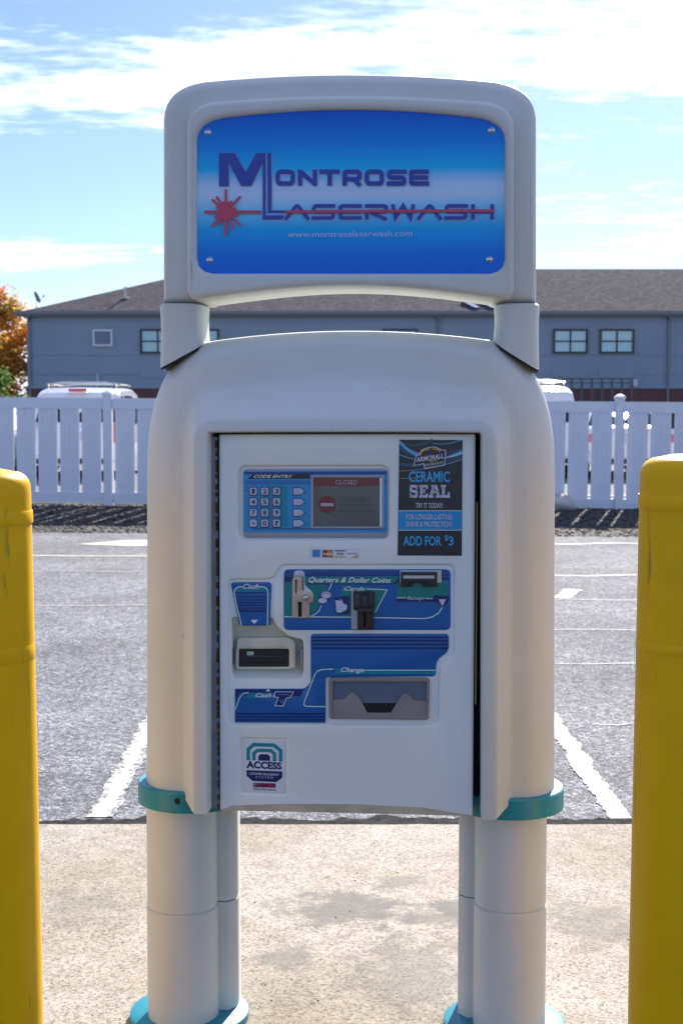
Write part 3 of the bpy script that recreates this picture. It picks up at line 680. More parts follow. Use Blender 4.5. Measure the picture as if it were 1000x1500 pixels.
def bollard(px_edge, side, Y, ptop, bands, label):
    r = .108; e = W(px_edge, 1000, Y).x; x = e-side*r; h = W(500, ptop, Y).z
    root = empty('bollard', (x, Y, 0), 0, label, 'bollard', 'yellow bollards flanking the pay station')
    P = [(r+.004, -.018), (r+.004, .3), (r+.001, .8), (r-.003, h-.06)]
    for k in range(7): a = k/6*pi/2; P.append((r-.004-.035*(1-cos(a)), h-.045+.035*sin(a)))
    P += [(.04, h-.004), (.0001, h-.003)]
    lathe('cover', P, MATS['yellow_plastic'], root, 56)
    for (p0, p1) in bands:
        za, zb2 = W(px_edge, p1, Y).z, W(px_edge, p0, Y).z
        lathe('tape_band', [(r-.02, za), (r+.0002, za), (r+.0006, za+.001), (r-.0004, zb2-.001), (r-.0008, zb2), (r-.02, zb2)], MATS['yellow_plastic'], root, 56)
    return root
bollard(51, 1, 2.98, 684, [(748, 766), (942, 964)], 'yellow plastic bollard standing by the hinge side of the pay station')
bollard(931, -1, 2.90, 663, [(724, 744), (936, 950)], 'yellow plastic bollard standing by the poster side of the pay station')

# ================================================================== PAY STATION
m, t, b, nd, ramp = nodes_of('cream_plastic', 0.48, 0.4)
tcn = nd('ShaderNodeTexCoord'); ob = tcn.outputs['Object']
z1 = nd('ShaderNodeTexNoise', {'Vector': ob, 'Scale': 2.2, 'Detail': 5.0, 'Roughness': .6}); z2 = nd('ShaderNodeTexNoise', {'Vector': ob, 'Scale': 34.0, 'Detail': 4.0})
z3 = nd('ShaderNodeTexNoise', {'Vector': ob, 'Scale': 420.0, 'Detail': 2.0})
base = ramp(z1.outputs['Fac'], [(.3, (.555, .565, .505)), (.55, (.605, .62, .585)), (.75, (.63, .645, .625))])
spk = ramp(z2.outputs['Fac'], [(.22, (.62, .58, .50)), (.30, (1, 1, 1))])
mxn = nd('ShaderNodeMix', {'Factor': .55, 6: base, 7: spk}, data_type='RGBA', blend_type='MULTIPLY'); t.links.new(mxn.outputs[2], b.inputs['Base Color'])
bpn = nd('ShaderNodeBump', {'Height': z3.outputs['Fac'], 'Strength': .12, 'Distance': .002}); t.links.new(bpn.outputs[0], b.inputs['Normal'])
m, t, b, nd, ramp = nodes_of('door_enamel', 0.30, 0.5)
tcn = nd('ShaderNodeTexCoord'); ob = tcn.outputs['Object']
z1 = nd('ShaderNodeTexNoise', {'Vector': ob, 'Scale': 3.0, 'Detail': 5.0}); z2 = nd('ShaderNodeTexNoise', {'Vector': ob, 'Scale': 48.0, 'Detail': 4.0, 'Roughness': .6})
base = ramp(z1.outputs['Fac'], [(.3, (.70, .74, .70)), (.7, (.76, .79, .755))]); spk = ramp(z2.outputs['Fac'], [(.225, (.30, .26, .20)), (.255, (1, 1, 1))])
mxn = nd('ShaderNodeMix', {'Factor': .8, 6: base, 7: spk}, data_type='RGBA', blend_type='MULTIPLY'); t.links.new(mxn.outputs[2], b.inputs['Base Color'])
CP, DE = MATS['cream_plastic'], MATS['door_enamel']
mat('lip_tan', (.50, .43, .30), 0.55, var=.25, vscale=14)
mat('teal', (.012, .235, .30), 0.42, var=.12, vscale=9, bump=.05, bscale=40)
mat('gap_black', (.008, .008, .009), 0.8)
mat('hinge_steel', (.24, .26, .30), 0.5, metal=.3, var=.25, vscale=14); mat('rust', (.10, .045, .02), 0.9, var=.6, vscale=40, bump=.5, bscale=90)
mat('sunlit_gold', (.55, .40, .12), 0.4)  # gold colour stands in for sunlight on the gap edge
mat('screw_metal', (.55, .56, .58), 0.28, metal=.9)
ks = empty('pay_station', KM.translation, KROT, 'tall cream plastic car wash pay station with blue sign and white door', 'kiosk')

# ---- shell body: loops lofted from the back round the sides to the hood and the door opening
RB_ = .115
def U(yl, x, yb, yc, P1, P2, E, ytop):             # half outline in photo pixels, mirrored about the middle
    pts = []
    for i in range(15): pts.append((x, yb+(yc-yb)*i/14))
    for i in range(1, 17):
        t_ = i/16; a = (1-t_)**3; b2 = 3*t_*(1-t_)**2; c2 = 3*t_*t_*(1-t_); d2 = t_**3
        pts.append((a*x+b2*P1[0]+c2*P2[0]+d2*E[0], a*yc+b2*P1[1]+c2*P2[1]+d2*E[1]))
    for i in range(1, 13):
        t_ = i/12; pts.append((E[0]+(511.5-E[0])*t_, ytop+(E[1]-ytop)*(1-t_)**2))
    left = [S(px, py, yl) for px, py in pts]
    return left+[(-a, z) for a, z in reversed(left[:-1])]
def py_of(z, yl):
    Y = KD+yl; return 750-F*(Y*sin(PITCH)+(z-CAM_H)*cos(PITCH))/(Y*cos(PITCH)-(z-CAM_H)*sin(PITCH))
O = U(0, 214, 1150, 690, (213, 580), (243, 520), (303, 500), 485)
def off(o, d, fs=1.0, ft=1.0):
    o2 = []; n = len(o)
    for i in range(n):
        a = Vector(o[max(0, i-1)]); c = Vector(o[min(n-1, i+1)]); tg = (c-a).normalized(); nr = Vector((tg.y, -tg.x)); p = Vector(o[i])+nr*d*(fs*abs(nr.x)+ft*abs(nr.y)); o2.append((p.x, p.y))
    o2[0] = (o2[0][0], o[0][1]); o2[-1] = (o2[-1][0], o[-1][1]); return o2
loops = []
for k in range(0, 8): a = -pi/2+pi/2*k/8; loops.append((off(O, RB_*(1-cos(a)), .85, .4), -RB_*sin(a)))
for k in range(0, 11): a = pi/2*k/10; loops.append((off(O, RB_*(1-cos(a)), .80, .38), -RB_*sin(a)))
yf = -RB_
loops.append((U(yf, 262, py_of(O[0][1], yf), 655, (262, 590), (274, 566), (312, 558), 545), yf-.001))
loops.append((U(yf, 268, py_of(O[0][1], yf), 652, (268, 602), (280, 570), (316, 563), 551), yf-.003))
# concave fillet, sloped sides, rounded hood edge, flat rim, return into the opening
prof_h = [(0, 0), (.05, .015), (.12, .08), (.2, .17), (.88, .90), (.93, .945), (.97, .98), (1.0, 1.0)]
hA = dict(x=270, yb=py_of(O[0][1], yf), yc=650, P1=(270, 604), P2=(282, 573), E=(318, 566), yt=554)
hB = dict(x=288, yb=1194, yc=662, P1=(288, 637), P2=(292, 622), E=(312, 616), yt=612)
HD = .080
for (u, v) in prof_h:
    def mixp(a, c): return (a[0]+(c[0]-a[0])*u, a[1]+(c[1]-a[1])*u)
    yl = yf-HD*v-.004
    # pixel sizes are read on each loop's own plane
    q = {k: hA[k]+(hB[k]-hA[k])*u for k in ('x', 'yb', 'yc', 'yt')}
    loops.append((U(yl, q['x'], q['yb'], q['yc'], mixp(hA['P1'], hB['P1']), mixp(hA['P2'], hB['P2']), mixp(hA['E'], hB['E']), q['yt']), yl))
yh = yf-HD-.004
hm = U(yh, 291, 1196, 665, (291, 642), (296, 626), (314, 619), 615); loops.append((hm, yh-.003))
op = U(yh, 309, 1197, 650, (309, 636), (309, 633), (314, 632), 631); loops.append((op, yh-.003))
op2 = U(yh, 311.5, 1194, 650, (311.5, 637), (311.5, 634.5), (316, 634), 633); loops.append((op2, yh+.002)); loops.append((op2, -.06)); loops.append((op2, .0))
V, Fc = [], []; n = len(O)
for o_, y in loops: V += [(a, y, z) for a, z in o_]
for j in range(len(loops)-1):
    for i in range(n-1): Fc.append((j*n+i, j*n+i+1, (j+1)*n+i+1, (j+1)*n+i))
Fc.append(tuple(j*n for j in range(len(loops)))); Fc.append(tuple(j*n+n-1 for j in reversed(range(len(loops)))))
body = link('shell', V, Fc, CP, ks, 40)
zbot = O[0][1]; hw = abs(O[0][0])
# back closing panel
bo = loops[0][0]; slab('back_panel', bo, RB_-.002, RB_+.004, CP, ks)
# cabinet behind the door (dark inside the gaps)
YD = -.168                                          # door face
cab = rrect(*L(306, 1180, -.10), *L(703, 640, -.10), .004)
slab('cabinet', cab, -.105, .09, MATS['gap_black'], ks)
# ---- hinge strip and rust
o = slab('hinge_plate', rrect(*L(306, 1183, -.150), *L(318.4, 640, -.150), .001), -.150, -.10, MATS['hinge_steel'], ks)
V, Fc = [], []
x, _ = L(318.9, 900, -.150); z0, z1_ = L(319, 1185, -.15)[1], L(319, 645, -.15)[1]; k = 0; z = z0
while z < z1_:
    h = random.uniform(.006, .03); V0_ = random.uniform(.0015, .004); bx(V, Fc, (x, -.1515, z+h/2), (V0_*1.6, .007, h)); z += h+random.uniform(0, .02)
link('hinge_rust', V, Fc, MATS['rust'], o)
V, Fc = [], []; e0 = L(698.2, 735, -.13); e1 = L(696.0, 1030, -.13)
bx(V, Fc, ((e0[0]+e1[0])/2, -.13, (e0[1]+e1[1])/2), (.003, .03, e0[1]-e1[1])); link('sunlit_gap_edge', V, Fc, MATS['sunlit_gold'], ks)  # strip painted as the sunlit line showing through the door gap

# ---- door with its moulded recesses
def dl(pts): return lp(pts, YD)
SC = KD/F*.96                                       # metres per photo pixel on the door
door_o = rnd(dl([(320.5, 636), (696, 635.5), (692, 1196), (322, 1187)]), .006)
kp_hole = rnd(dl([(349.5, 683), (569.5, 682), (569, 790), (349.5, 790)]), 13*SC)
low = [(335, 850), (397, 850), (412, 827.5), (664, 827.5), (664, 964), (646, 966), (646, 1062), (335, 1062)]
low_r = [10*SC, 12*SC, 9*SC, 8*SC, 10*SC, 12*SC, 10*SC, 12*SC]
low_hole = rnd(dl([(334.5, 849), (401, 849), (411, 828), (664, 828), (664.5, 962), (643, 976), (641.5, 1061), (334.5, 1061)]), low_r)
bad_hole = rnd(dl([(353.5, 1082), (419.5, 1083), (419, 1163.5), (353.5, 1162)]), 5*SC)
door = slab('door', door_o, YD, YD+.05, DE, ks, [kp_hole, low_hole, bad_hole], .0065, 4, 50)
# lip along the lower edge
lo_ = lp([(324, 1186.5), (340, 1180), (420, 1177.5), (520, 1178), (620, 1183), (690, 1195)], YD-.0004)
Print(YD-.0004).poly(lo_+lp([(690.5, 1195.4), (600, 1193), (450, 1189.6), (324.5, 1187)], YD-.0004)).build('lower_lip', MATS['lip_tan'], door)
YB = YD+.007                                        # floor of the shallow recesses
# the floor carries a deep pocket for the bill slot
pocket = rnd(lp([(340, 905), (398, 905), (405, 918), (424, 934), (444, 937), (444, 994), (340, 994)], YB), [3*SC, 4*SC, 12*SC, 12*SC, 6*SC, 10*SC, 10*SC])
slab('recess_floor', rrect(*L(330, 1070, YB), *L(668, 820, YB), .002), YB, YB+.03, DE, door, [pocket], .005)
slab('recess_floor', rrect(*L(345, 795, YB), *L(574, 678, YB), .002), YB+.003, YB+.03, DE, door)
slab('recess_floor', rrect(*L(350, 1168, YB), *L(424, 1078, YB), .002), YB-.0025, YB+.03, DE, door)

def blue(name, c): return mat(name, c, .3, var=.05, vscale=10)
blue('print_blue', (.006, .105, .36)); blue('print_royal', (.008, .06, .28)); blue('print_navy', (.008, .018, .13)); blue('print_teal', (.0, .22, .34)); blue('print_green', (.0, .20, .19)); blue('print_sky', (.015, .27, .56))
mat('print_white', (.78, .80, .80), .35); mat('print_mint', (.55, .78, .66), .35); mat('print_black', (.012, .012, .015), .3); mat('print_grey', (.25, .27, .31), .35); mat('print_lilac', (.55, .56, .70), .35)
mat('key_face', (.42, .46, .60), .4); mat('bezel_grey', (.30, .33, .38), .4, var=.06)

# ---- keypad panel
Yk = YB+.003
kp = slab('keypad_panel', rnd(lp([(356, 687), (567, 686.5), (567, 788), (356, 788)], Yk-.004), 8*SC), Yk-.004, Yk+.004, MATS['bezel_grey'], ks, (), .002)
yk = Yk-.004
def kq(pts): return lp(pts, yk)
Print(yk-.0002).poly(rnd(kq([(357, 690.5), (567, 690), (567, 780), (357, 780)]), 5*SC)).build('blue_print', MATS['print_sky'], kp)
p = Print(yk-.0005); p.poly(kq([(357.5, 690.7), (566.5, 690.3), (566.5, 695), (357.5, 695)])); p.poly(kq([(453, 690.5), (460, 690.5), (460, 701), (453, 701)])); p.build('header_band', MATS['print_royal'], kp)
p = Print(yk-.0007)
for y in (704, 706.3, 708.6): p.poly(kq([(358, y), (455, y), (455, y+.9), (358, y+.9)])); p.poly(kq([(562.5, y), (566.5, y), (566.5, y+.9), (562.5, y+.9)]))
for y in (713, 718): p.line(kq([(358, y), (363, y)]), .9*SC)
p.poly(kq([(369, 774), (560, 774), (560, 775.5), (369, 775.5)])); p.build('stripes', MATS['print_royal'], kp)
p = Print(yk-.0007); p.poly(kq([(381, 712), (421, 712), (421, 771), (381, 771)])); p.build('teal_print', MATS['print_teal'], kp)
p = Print(yk-.0009); p.poly(kq([(362, 701.5), (371, 694.3), (453, 694), (453, 701.5)])); p.build('title_bar', MATS['print_black'], kp)
def ftxt(P, st, x0, y0, x1, y1, yl, **kw): a = L(x0, y1, yl); c = L(x1, y0, yl); return P.text(st, a, c, **kw)
ftxt(Print(yk-.0012), 'CODE ENTRY', 372, 695.6, 429, 700, yk, shear=.35, bold=.012).build('lettering', MATS['print_white'], kp)
KX_ = (371.2, 388, 405.3); KY_ = (719.7, 735.3, 751, 766.5); labels = ['123', '456', '789', '•0?']
for r_ in range(4):
    for c_ in range(3):
        x, y = KX_[c_], KY_[r_]
        slab('key_surround', rnd(kq([(x-6.6, y-6.6), (x+6.6, y-6.6), (x+6.6, y+6.6), (x-6.6, y+6.6)]), 2.6*SC, 3), yk-.0012, yk, MATS['print_navy'], kp)
        k1 = slab('key', rnd(kq([(x-5.4, y-5.6), (x+5.2, y-5.6), (x+5.2, y+5.2), (x-5.4, y+5.2)]), 2.2*SC, 3), yk-.0026, yk, MATS['key_face'], kp, (), .0007, 2)
        s_ = labels[r_][c_]; hw_ = {'1': 2.0, '•': 1.3}.get(s_, 2.7); hh = 1.4 if s_ == '•' else 3.6
        ftxt(Print(yk-.0028), s_, x-hw_-.1, y-hh-.1, x+hw_-.1, y+hh-.2, yk-.003, bold=.02).build('key_legend', MATS['print_black'], kp)
    y = KY_[r_]
    slab('key_surround', rnd(kq([(428.5, y-6), (441, y-6), (448, y), (441, y+6), (428.5, y+6)]), 1.5*SC, 3), yk-.0012, yk, MATS['print_navy'], kp)
    slab('arrow_key', rnd(kq([(429.6, y-4.9), (440.5, y-4.9), (446.4, y), (440.5, y+4.9), (429.6, y+4.9)]), 1.5*SC, 3), yk-.0026, yk, MATS['key_face'], kp, (), .0007, 2)
mat('screen_lcd', (.115, .125, .12), .12, var=.10, vscale=12, spec=.6); mat('screen_red', (.17, .04, .045), .15); mat('screen_text', (.075, .08, .085), .2); mat('screen_pale', (.42, .38, .38), .2)
slab('screen_bezel', rnd(kq([(455, 695.5), (562.5, 695.5), (562.5, 774), (455, 774)]), 1.5*SC), yk-.003, yk, MATS['bezel_grey'], kp, [rnd(kq([(459, 699.5), (559.5, 699.5), (559.5, 771), (459, 771)]), .6*SC)], .001, 2)
scr = slab('screen', kq([(458.5, 699), (555.5, 699), (555.5, 771.5), (458.5, 771.5)]), yk-.0012, yk, MATS['screen_lcd'], kp)
p = Print(yk-.0012); p.poly(kq([(556, 699.8), (559.3, 699.8), (559.3, 770.8), (556, 770.8)])); p.poly(kq([(456.8, 699.8), (458.2, 699.8), (458.2, 771), (456.8, 771)])); p.build('bezel_edge', MATS['print_white'], kp)
p = Print(yk-.0014); p.poly(kq([(459.2, 699.8), (555, 699.8), (555, 712), (459.2, 712)])); p.poly([tuple(q) for q in kq(ell(479, 739, 13, 13))]); p.build('screen_graphic', MATS['screen_red'], kp)
p = Print(yk-.0017); ftxt(p, 'CLOSED', 491.5, 703.2, 523, 709.6, yk); p.poly(kq([(469.5, 737), (488.5, 737), (488.5, 741.5), (469.5, 741.5)])); p.build('screen_heading', MATS['screen_pale'], kp)
p = Print(yk-.0015)
for s_, y, x1_ in (('The car wash is', 731, 541), ('currently closed.', 740, 543), ('Please come again.', 748.5, 551)): ftxt(p, s_, 497, y-3.4, x1_, y+3.4, yk)
p.build('screen_message', MATS['screen_text'], kp)

# ---- card stickers
Yd = YD-.0003
st = Print(Yd); st.poly(dl([(453, 803), (527, 804), (527, 818.5), (453, 818)])); st = st.build('card_sticker', mat('sticker_film', (.66, .68, .69), .3), door)
p = Print(Yd-.0004); p.poly(dl([(457.4, 805.4), (469, 805.4), (469, 816), (457.4, 816)])); p.build('card_mark', mat('amex', (.03, .23, .60), .3), door)
p = Print(Yd-.0004); p.poly(dl([(472.3, 805.8), (487, 806), (487, 816.4), (472.3, 816.2)])); p.build('card_mark', mat('dark_blue', (.02, .035, .14), .3), door)
p = Print(Yd-.0007); p.poly(dl(ell(477, 811.2, 4.2, 4.4, 18))); p.build('card_mark', mat('mc_red', (.45, .02, .02), .3), door)
p = Print(Yd-.0009); p.poly(dl(ell(482.6, 811.2, 4.2, 4.4, 18))); p.build('card_mark', mat('mc_orange', (.70, .33, .03), .3), door)
ftxt(Print(Yd-.0011), 'MasterCard', 473.4, 809.6, 486.3, 812.6, YD, bold=.01).build('card_lettering', MATS['print_white'], door)
p = Print(Yd-.0004); p.poly(dl([(490, 806), (505.5, 806.3), (505.5, 816.5), (490, 816.3)])); p.poly(dl([(508, 806.3), (524, 806.5), (524, 817), (508, 816.6)])); p.build('card_mark', MATS['print_white'], door)
p = Print(Yd-.0007); p.poly(dl([(490, 806), (505.5, 806.3), (505.5, 807.8), (490, 807.6)])); ftxt(p, 'VISA', 492.4, 809, 503.4, 813.4, YD, shear=.2, bold=.02); ftxt(p, 'DISCOVER', 508.8, 809.6, 523.3, 812.4, YD, bold=.01); p.build('card_lettering', MATS['dark_blue'], door)
p = Print(Yd-.0008); p.poly(dl([(513, 816.6), (523.9, 812.6), (523.9, 816.9)])); p.build('card_mark', MATS['mc_orange'], door)
p = Print(Yd-.0009); p.poly(dl([(490, 814.6), (505.5, 814.8), (505.5, 816.4), (490, 816.2)])); p.build('card_mark', mat('visa_gold', (.6, .36, .03), .3), door)

# ---- coin and card panel
Yp = YB-.0035
def pq(pts): return lp(pts, Yp)
cpn = slab('coin_card_panel', rnd(pq([(415.5, 834), (659.5, 834), (659.5, 923), (415.5, 923)]), 8*SC), Yp, YB+.001, MATS['print_blue'], ks, (), .0015)
p = Print(Yp-.0001)
p.poly(rnd(pq([(417, 846), (483, 846), (477, 866), (462, 896), (448, 904), (417, 904)]), 2*SC)); p.poly(rnd(pq([(500, 857), (566, 863.5), (553, 893), (549, 903), (500, 903)]), 3*SC)); p.poly(rnd(pq([(585, 852), (657, 852), (657, 872), (645, 880), (578, 880)]), 3*SC)); p.build('green_print', MATS['print_green'], cpn)
p = Print(Yp-.0004)
for y, h in ((836, 1.6), (839.2, 1.4), (842.2, 1.2)): p.poly(pq([(418, y), (657, y), (657, y+h), (418, y+h)]))
p.poly(pq([(417, 844.8), (446, 844.8), (446, 852), (417, 852)])); p.poly(pq([(572, 845.5), (657, 845.5), (657, 849), (588, 849), (579, 856), (446, 856), (446, 854.6), (573, 854.6), (578, 850)])); p.poly(pq([(580, 876.2), (634, 876.2), (630, 881.3), (580, 881.3)])); p.build('navy_print', MATS['print_navy'], cpn)
p = Print(Yp-.0008); p.poly(pq([(446, 844.5), (586, 844.5), (576, 854.6), (446, 854.6)])); p.build('green_bar', MATS['print_green'], cpn)
p = Print(Yp-.0010); p.line(pq([(417, 903.3), (520, 904), (620, 906), (632, 904), (642, 898), (649, 887)]), 1.5*SC); p.line(pq([(536, 862.4), (566.5, 864), (549.5, 897)]), 1.4*SC); p.line(pq([(486, 854), (484, 859), (481, 865)]), 1.3*SC); p.line(pq([(471, 887), (467, 895), (461, 900), (455, 902.5)]), 1.3*SC); p.line(pq([(581, 875.6), (595, 875.8)]), 1.2*SC); p.line(pq([(623, 876.6), (634, 877)]), 1.2*SC); p.build('mint_line', MATS['print_mint'], cpn)
for st_, a4 in (('Quarters & Dollar Coins', (452, 846, 572.5, 854)), ('Cards', (504, 859.4, 534.5, 865))): ftxt(Print(Yp-.0012), st_, *a4, Yp, shear=.4, bold=.012).build('lettering', MATS['print_white'], cpn)
ftxt(Print(Yp-.0012), 'Receipt', 596, 873.6, 621.5, 880, Yp, shear=.4).build('receipt_lettering', MATS['print_mint'], cpn)
p = Print(Yp-.0012); p.poly(pq(ell(477, 872.6, 8.6, 6.6))); p.poly(pq(ell(472.6, 878.6, 7.6, 5.4))); p.poly(rnd(pq([(489.5, 874), (498, 876), (499, 873.5), (512, 873), (512.5, 899.5), (500, 900), (491.5, 898)]), 2*SC)); p.poly(pq([(636, 871.5), (659, 873.4), (655, 883), (647, 890), (641, 882.5), (631, 881)])); p.build('icon_outline', MATS['print_navy'], cpn)
p = Print(Yp-.0015); p.poly(pq(ell(477.6, 871.8, 7.6, 5.4))); p.poly(pq(ell(472.4, 879.6, 6.4, 3.8))); p.build('coin_icon', MATS['print_lilac'], cpn); p = Print(Yp-.0015); p.poly(rnd(pq([(491, 877.4), (501, 877.6), (502, 883.6), (508.6, 886), (507.6, 893), (499, 897.4), (492.6, 896.6)]), 1.5*SC)); p.build('card_icon', MATS['print_lilac'], cpn); p = Print(Yp-.0015); p.poly(pq([(642, 878), (653, 877.6), (647.4, 888)])); p.build('icon_fill', MATS['print_lilac'], cpn)
p = Print(Yp-.0017); p.line([tuple(q) for q in pq(ell(477.6, 872.6, 6.2, 4.2))], .8*SC, True); p.line(pq([(491.6, 878), (500.5, 879)]), 1.6*SC); p.line(pq([(636.5, 874), (656, 875.5)]), 1.0*SC); p.build('icon_line', MATS['print_navy'], cpn)
mat('brass_plate', (.50, .38, .29), .38, metal=.45, var=.08, vscale=30); mat('steel', (.40, .41, .44), .35, metal=.7, var=.1, vscale=20)
ys = Yp-.004
slab('slot_backplate', rnd(lp([(430, 835.5), (446, 835.5), (447, 858), (459, 868), (459, 884), (444, 884), (444, 850), (430, 850)], Yp-.002), [7*SC, 7*SC, 4*SC, 6*SC, 4*SC, 2*SC, 2*SC, 2*SC]), Yp-.002, Yp, MATS['steel'], cpn, (), .0008, 2)
cs = slab('coin_slot_plate', rnd(lp([(428, 845), (442.5, 845), (442.5, 865), (447, 868), (457.5, 868), (457.5, 881), (453, 884), (453.5, 905.5), (427.5, 905.5)], ys), [6*SC, 6*SC, 3*SC, 3*SC, 6*SC, 5*SC, 2*SC, 1*SC, 1*SC]), ys, Yp, MATS['brass_plate'], cpn,
     [lp([(432.6, 849), (434.4, 849), (434.4, 869), (432.6, 869)], ys), lp([(436.4, 882), (442, 882), (442, 903.6), (436.4, 903.6)], ys)], .001, 2)
slab('coin_slot', lp([(431, 847), (443, 847), (443, 905), (431, 905)], ys), ys+.0022, Yp-.0005, MATS['gap_black'], cpn)
a, c = L(447.8, 875.3, ys-.004)
bm = bmesh.new(); bmesh.ops.create_uvsphere(bm, u_segments=20, v_segments=12, radius=4.6*SC); bmesh.ops.translate(bm, verts=bm.verts, vec=(a, ys-.001, c))
me = bpy.data.meshes.new('return_button'); bm.to_mesh(me); bm.free(); me.polygons.foreach_set('use_smooth', [True]*len(me.polygons)); me.materials.append(MATS['screw_metal']); o = bpy.data.objects.new('return_button', me); col.objects.link(o); o.parent = cpn
# card reader
mat('black_plastic', (.014, .014, .016), .32, var=.2, vscale=20)
slab('reader_plate', lp([(514.5, 866), (524, 866), (524, 921.5), (514.5, 921.5)], Yp-.003), Yp-.003, Yp, MATS['steel'], cpn)
yr = Yp-.030
slab('card_reader', rnd(lp([(517, 867), (548, 867), (547.5, 892), (546, 896), (547.5, 922.5), (523, 923.5), (523, 895), (517, 893)], Yp-.014), 2*SC), Yp-.014, Yp, MATS['black_plastic'], cpn, (), .004)
slab('reader_throat', rnd(lp([(526, 870), (541, 870), (541, 893), (526, 893)], yr), 3*SC), Yp-.020, Yp-.012, MATS['black_plastic'], cpn, [rnd(lp([(530, 872), (537, 872), (537, 891), (530, 891)], Yp-.02), 1.5*SC)], .002)
slab('reader_jaw', rnd(lp([(522.5, 891), (546, 891), (546, 898), (543, 900), (543, 921), (525, 921), (525, 900), (522.5, 898)], yr), 2*SC), yr, Yp-.012, MATS['black_plastic'], cpn, [rnd(lp([(533, 899), (535.5, 899), (535.5, 919), (533, 919)], yr), .6*SC)], .005)
# receipt slot
slab('receipt_plate', lp([(585.5, 835.5), (646, 835.5), (646.5, 853.5), (585.5, 853.5)], Yp-.002), Yp-.002, Yp, MATS['screw_metal'], cpn)
slab('receipt_printer_mouth', rnd(lp([(586.5, 838), (640, 838), (640, 859.5), (620, 859.5), (617, 854), (606, 854), (604, 859.5), (586.5, 859.5)], Yp-.012), .8*SC), Yp-.012, Yp, MATS['black_plastic'], cpn, [lp([(590, 843), (636, 843), (636, 848), (590, 848)], Yp-.012)], .0015)

# ---- change panel
cp2 = slab('change_panel', rnd(pq([(455, 928.5), (657, 928.5), (657, 954), (639, 967), (637.5, 991), (480, 992), (476.5, 994), (476.5, 1059), (344, 1058.5), (344, 1009), (446, 1009), (455, 1000)]), [6*SC, 6*SC, 8*SC, 8*SC, 6*SC, 3*SC, 3*SC, 0, 2*SC, 2*SC, 5*SC, 5*SC]), Yp, YB+.001, MATS['print_blue'], ks, (), .0012)
p = Print(Yp-.0002)
for y in (932, 937.2, 942.6, 948.2): p.poly(pq([(456, y), (656, y), (656, y+2.6), (456, y+2.6)]))
for y in (1044.5, 1049, 1053.5): p.poly(pq([(345, y), (476, y), (476, y+2.3), (345, y+2.3)]))
p.poly(pq([(345, 1010), (445, 1010), (440, 1020), (352, 1014), (345, 1024)])); p.build('navy_stripe', MATS['print_navy'], cp2)
for q_ in ([(491, 979), (638, 983.5), (638, 987.5), (489, 987.5)], [(364, 1014.6), (401, 1014.6), (402, 1022.4), (361, 1022.4)]): Print(Yp-.0005).poly(pq(q_)).build('teal_bar', MATS['print_teal'], cp2)
p = Print(Yp-.0008); p.line(pq([(488, 980), (471, 980.8), (465, 983), (461, 988), (446, 1027), (445.2, 1032), (448, 1034.6), (476, 1035)]), 1.4*SC); p.line(pq([(535, 981.6), (637.5, 981.6)]), 1.3*SC); p.line(pq([(344.6, 1040), (351, 1022), (356, 1016), (364, 1014.2)]), 1.3*SC); p.poly(pq([(389.4, 1012.4), (396, 1012.4), (392.8, 1008.8)])); p.build('white_line', MATS['print_mint'], cp2)
for st_, a4 in (('Change', (499, 977.8, 534, 986.3)), ('Cash', (374.5, 1015.4, 397.5, 1021))): ftxt(Print(Yp-.0010), st_, *a4, Yp, shear=.4, bold=.01).build('lettering', MATS['print_white'], cp2)
p = Print(Yp-.0012); p.poly(pq([(403, 1012.6), (431, 1013), (425, 1022), (420, 1023), (415, 1035), (402, 1034), (407, 1022), (400, 1021)])); p.build('icon_outline', MATS['print_lilac'], cp2)
p = Print(Yp-.0014); p.poly(pq([(404, 1013.8), (429, 1014), (424, 1021), (419, 1022), (414, 1033.6), (404, 1032.8), (408.6, 1021), (402.6, 1020.2)])); p.build('icon_fill', MATS['print_navy'], cp2)
p = Print(Yp-.0016); p.line(pq([(407, 1017), (424, 1017.2)]), 1.2*SC); p.line(pq([(409, 1025), (413, 1029), (415, 1024)]), 1.2*SC); p.build('icon_line', MATS['print_sky'], cp2)
# change tray
mat('tray_taupe', (.23, .205, .20), .5, var=.10, vscale=20); mat('tray_blue', (.10, .14, .20), .35, var=.15, vscale=14)
yt_ = Yp-.006
tr = slab('change_tray', rnd(lp([(481, 993), (629, 993.5), (627.5, 1055), (482, 1053.5)], yt_), 5*SC), yt_, YB, MATS['tray_taupe'], ks, [rnd(lp([(487, 999), (624.5, 999), (623.5, 1049.5), (487.5, 1048.5)], yt_), 2*SC)], .003)
V, Fc = [], []
tl, tr_ = L(486, 998, yt_), L(625.5, 998, yt_); bl, br_ = L(486.5, 1050, yt_), L(624.5, 1051, yt_)
yb1 = YB-.0015
V = [(tl[0], yb1, tl[1]), (tr_[0], yb1, tr_[1]), (br_[0], yt_+.001, br_[1]-.001), (bl[0], yt_+.001, bl[1]-.001), (bl[0], yb1, bl[1]), (br_[0], yb1, br_[1])]
link('tray_back', V, [(0, 1, 5, 4)], MATS['tray_blue'], tr)
slab('tray_ear', rnd(lp([(487.5, 1025.5), (504, 1024.5), (512, 1015.5), (519, 1014.5), (525, 1021), (538, 1045), (542, 1050), (487.5, 1050)], yt_+.002), [0, 2*SC, 3*SC, 4*SC, 3*SC, 2*SC, 0, 0]), yt_+.002, YB-.001, MATS['tray_taupe'], tr, (), .0015)
slab('tray_ear', rnd(lp([(624, 1027), (605, 1025.5), (598.5, 1016.5), (590, 1016), (585, 1023), (572, 1045), (568, 1051), (624, 1051)], yt_+.002), [0, 2*SC, 3*SC, 4*SC, 3*SC, 2*SC, 0, 0]), yt_+.002, YB-.001, MATS['tray_taupe'], tr, (), .0015)
